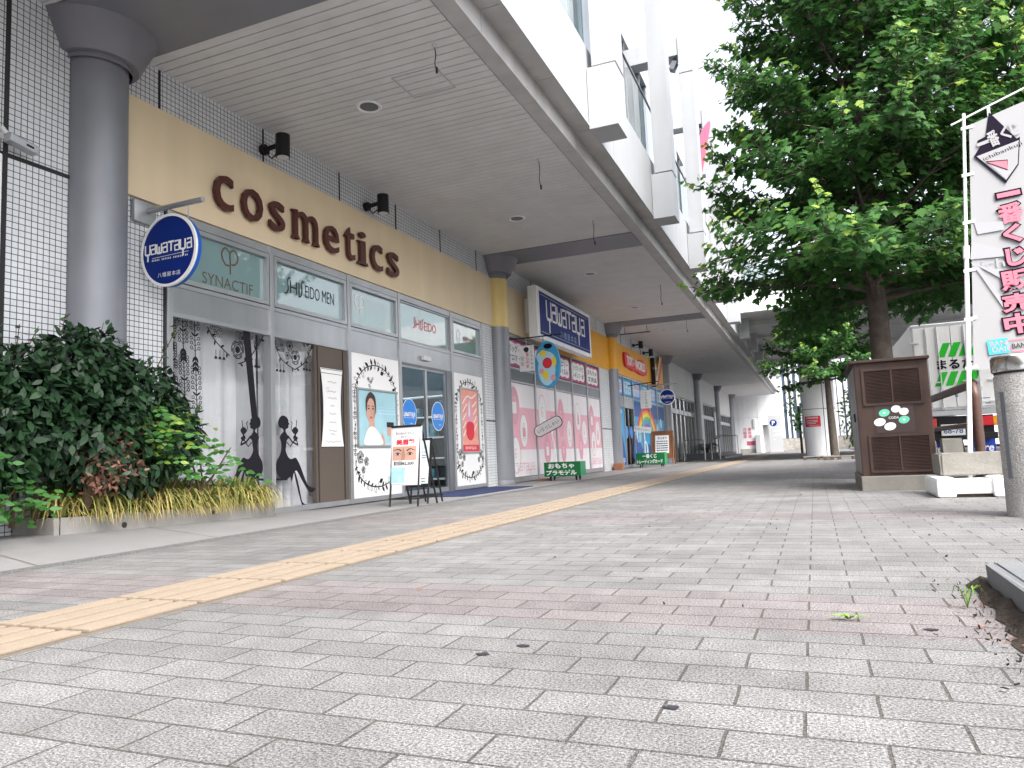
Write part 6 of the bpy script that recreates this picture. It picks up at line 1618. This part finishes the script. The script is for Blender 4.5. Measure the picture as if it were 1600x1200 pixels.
b = MB(); art(b, F, rect(-.13, .13, -hv+.03, hv-.03), .002); b.build('sheet', mat('bluish_sheet', (.66, .74, .8), .5), t)
b = MB(); art(b, F, rect(-.13, .13, -hv+.03, -hv+.045), .004); lettering(b, F, 'ご予約はこちら', 0, .2, w=.2, h=.03, off=.004); lettering(b, F, 'お気軽にどうぞ', 0, .14, w=.17, h=.025, off=.004)
for v in (.09, .06, -.22, -.26): art(b, F, rect(-.08, .08, v, v+.008), .004)
b.build('print', M['ink'], t)

# ================================================================== SMALL THINGS ON THE GROUND
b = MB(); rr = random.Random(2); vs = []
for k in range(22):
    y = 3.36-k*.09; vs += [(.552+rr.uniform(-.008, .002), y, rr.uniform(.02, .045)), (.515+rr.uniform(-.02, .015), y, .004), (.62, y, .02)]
b.add(vs, [(3*i, 3*i+1, 3*i+4, 3*i+3) for i in range(21)]+[(3*i+2, 3*i, 3*i+3, 3*i+5) for i in range(21)]); tag(b.build('soil_shade_bank', M['soil']), kind='structure')  # soil at the slab foot, banked up to paint its shaded side dark
rough_block('granite_slab', 'flat grey granite slab lying at the right edge of the pavement', 'slab', .56, 1.8, 1.4, 3.34, -.05, .105, M['granite'], 9)
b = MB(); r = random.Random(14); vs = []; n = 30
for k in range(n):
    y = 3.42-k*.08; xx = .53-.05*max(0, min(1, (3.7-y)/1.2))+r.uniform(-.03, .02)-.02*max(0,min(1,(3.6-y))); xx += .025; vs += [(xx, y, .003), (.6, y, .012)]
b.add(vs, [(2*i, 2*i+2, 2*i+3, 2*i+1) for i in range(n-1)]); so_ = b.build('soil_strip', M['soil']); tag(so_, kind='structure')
b = MB(); vs = []
for k in range(140):
    x, y = .5+r.gauss(0, .035)-abs(r.gauss(0, .03)), r.uniform(1.6, 3.45); s = r.uniform(.0015, .006); a = r.uniform(0, 6.28)
    b.obox((x, y, .008), (s*math.cos(a), s*math.sin(a), r.uniform(-.003, .006)), (-s*.4*math.sin(a), s*.4*math.cos(a), 0), (0, 0, .002))
tag(b.build('soil_crumbs', M['soil']), 'scatter of dark soil crumbs along the granite slab', 'soil', kind='stuff')
it = []
for k in range(45): it.append((Vector((.47+r.gauss(0, .07), r.uniform(1.7, 3.5), .012)), rv(r, 1)*Vector((1, 1, .2)), Vector((0, 0, 1))+rv(r, .5), r.uniform(.012, .03), r.random()))
for k in range(40): it.append((Vector((r.uniform(-2, 1.8), r.uniform(2, 9), .012)), rv(r, 1), Vector((0, 0, 1))+rv(r, .3), r.uniform(.015, .035), r.random()))
tag(leaves_object('leaf_litter', it, OVATE, M['drybrown'], None, (.45, 2.5, .02)), 'scattered dry leaf litter on the pavers near the granite slab', 'leaf litter', kind='stuff')
def weed(label, x, y, n, seed, flat):
    r = random.Random(seed); b = MB()
    for k in range(n):
        a = r.uniform(0, 6.28); L = r.uniform(.03, .08); d = Vector((math.cos(a), math.sin(a)*.4, 0)); s = Vector((-d.y, d.x, 0))*.004
        p = [Vector((x, y, .0))+d*(L*q)+Vector((0, 0, (.05-flat)*math.sin(q*2.6)+.004)) for q in (0, .35, .7, 1)]
        b.add([p[0]-s, p[0]+s, p[1]-s*1.6, p[1]+s*1.6, p[2]-s*1.2, p[2]+s*1.2, p[3]], [(0, 1, 3, 2), (2, 3, 5, 4), (4, 5, 6)])
    tag(b.build('weed', M['weed']), label, 'weed')
M['weed'] = mat('weed_green', (.16, .3, .04), .6)
g1 = on_z(1325, 969); weed('flat green weed growing in a paver joint in the foreground', g1.x, g1.y, 16, 3, .035)
g1 = on_z(1512, 952); weed('small upright green weed near the granite slab', g1.x, g1.y, 6, 5, -.03)
for p, s in (((755, 1023), .02), ((1050, 1107), .018), ((818, 1010), .02), ((1000, 905), .014), ((1455, 985), .02), ((1590, 989), .016)):
    q = on_z(*p); b = MB(); F = Frame((q.x, q.y, .0015), (1, 0, 0), (0, 1, 0)); rr = random.Random(p[0])
    art(b, F, [(s*(1+.3*rr.uniform(-1, 1))*math.cos(a), s*.7*(1+.3*rr.uniform(-1, 1))*math.sin(a)) for a in [k*.45 for k in range(14)]], .001)
    tag(b.build('gum_spot', M['ink']), {755: 'dark gum spot on the pavers in the left middle foreground', 1050: 'dark gum spot on the pavers nearest the bottom middle', 818: 'faint dark gum spot beside the middle of the pavers', 1000: 'farthest dark gum spot on the pavers', 1455: 'dark spot on the pavers left of the granite slab', 1590: 'dark spot on the pavers at the right edge of the picture'}[p[0]], 'gum spot')
# pallets under the far tree
def pallet(x, y, label):
    t = thing('pallet', label, 'pallet', (x, y, 0), 'pallets under the far tree')
    b = MB()
    for k in range(6): b.box(x-.5, x+.5, y-.4+k*.15, y-.3+k*.15, .1, .125)
    b.build('deck', M['concrete'], t)
    b = MB()
    for dx in (-.45, 0, .45): b.box(x+dx-.05, x+dx+.05, y-.4, y+.4, 0, .1)
    b.build('bearer', M['twig'], t)
pallet(.75, 27.6, 'grey slatted pallet on the pavement left of the brown cabinet'); pallet(.1, 28.6, 'low grey pallet at the foot of the white round column')
# feather banners on the upper terrace
def feather(label, Y, pts, pole, mt):
    P = [on_y(a, c, Y) for a, c in pts]; z0 = min(p.z for p in P)
    t = thing('feather_banner', label, 'banner', (P[0].x, Y, z0-.6), 'banners along the upper terrace')
    b = MB(); b.prism(P, Vector((0, -.015, 0))); b.build('cloth', mt, t)
    q = [on_y(a, c, Y+.02) for a, c in pole]; q.insert(0, Vector((q[0].x-.02, Y+.02, z0-.6))); b = MB(); b.tube(q, .02, 6); b.build('pole', M['whitepaint'], t)
feather('red feather banner on the upper terrace beside a white portal frame', 20.6, curve([(1092, 292), (1089, 262), (1090, 232), (1096, 205), (1106, 191), (1110, 194), (1105, 226), (1099, 262)], 3, True), [(1092, 292), (1096, 262), (1103, 226), (1109, 194)], M['pinkred'])
feather('light blue feather banner on the upper terrace behind the tree', 27, [(1124, 362), (1127, 328), (1138, 326), (1135, 360)], [(1133, 365), (1138, 326)], M['cyan'])
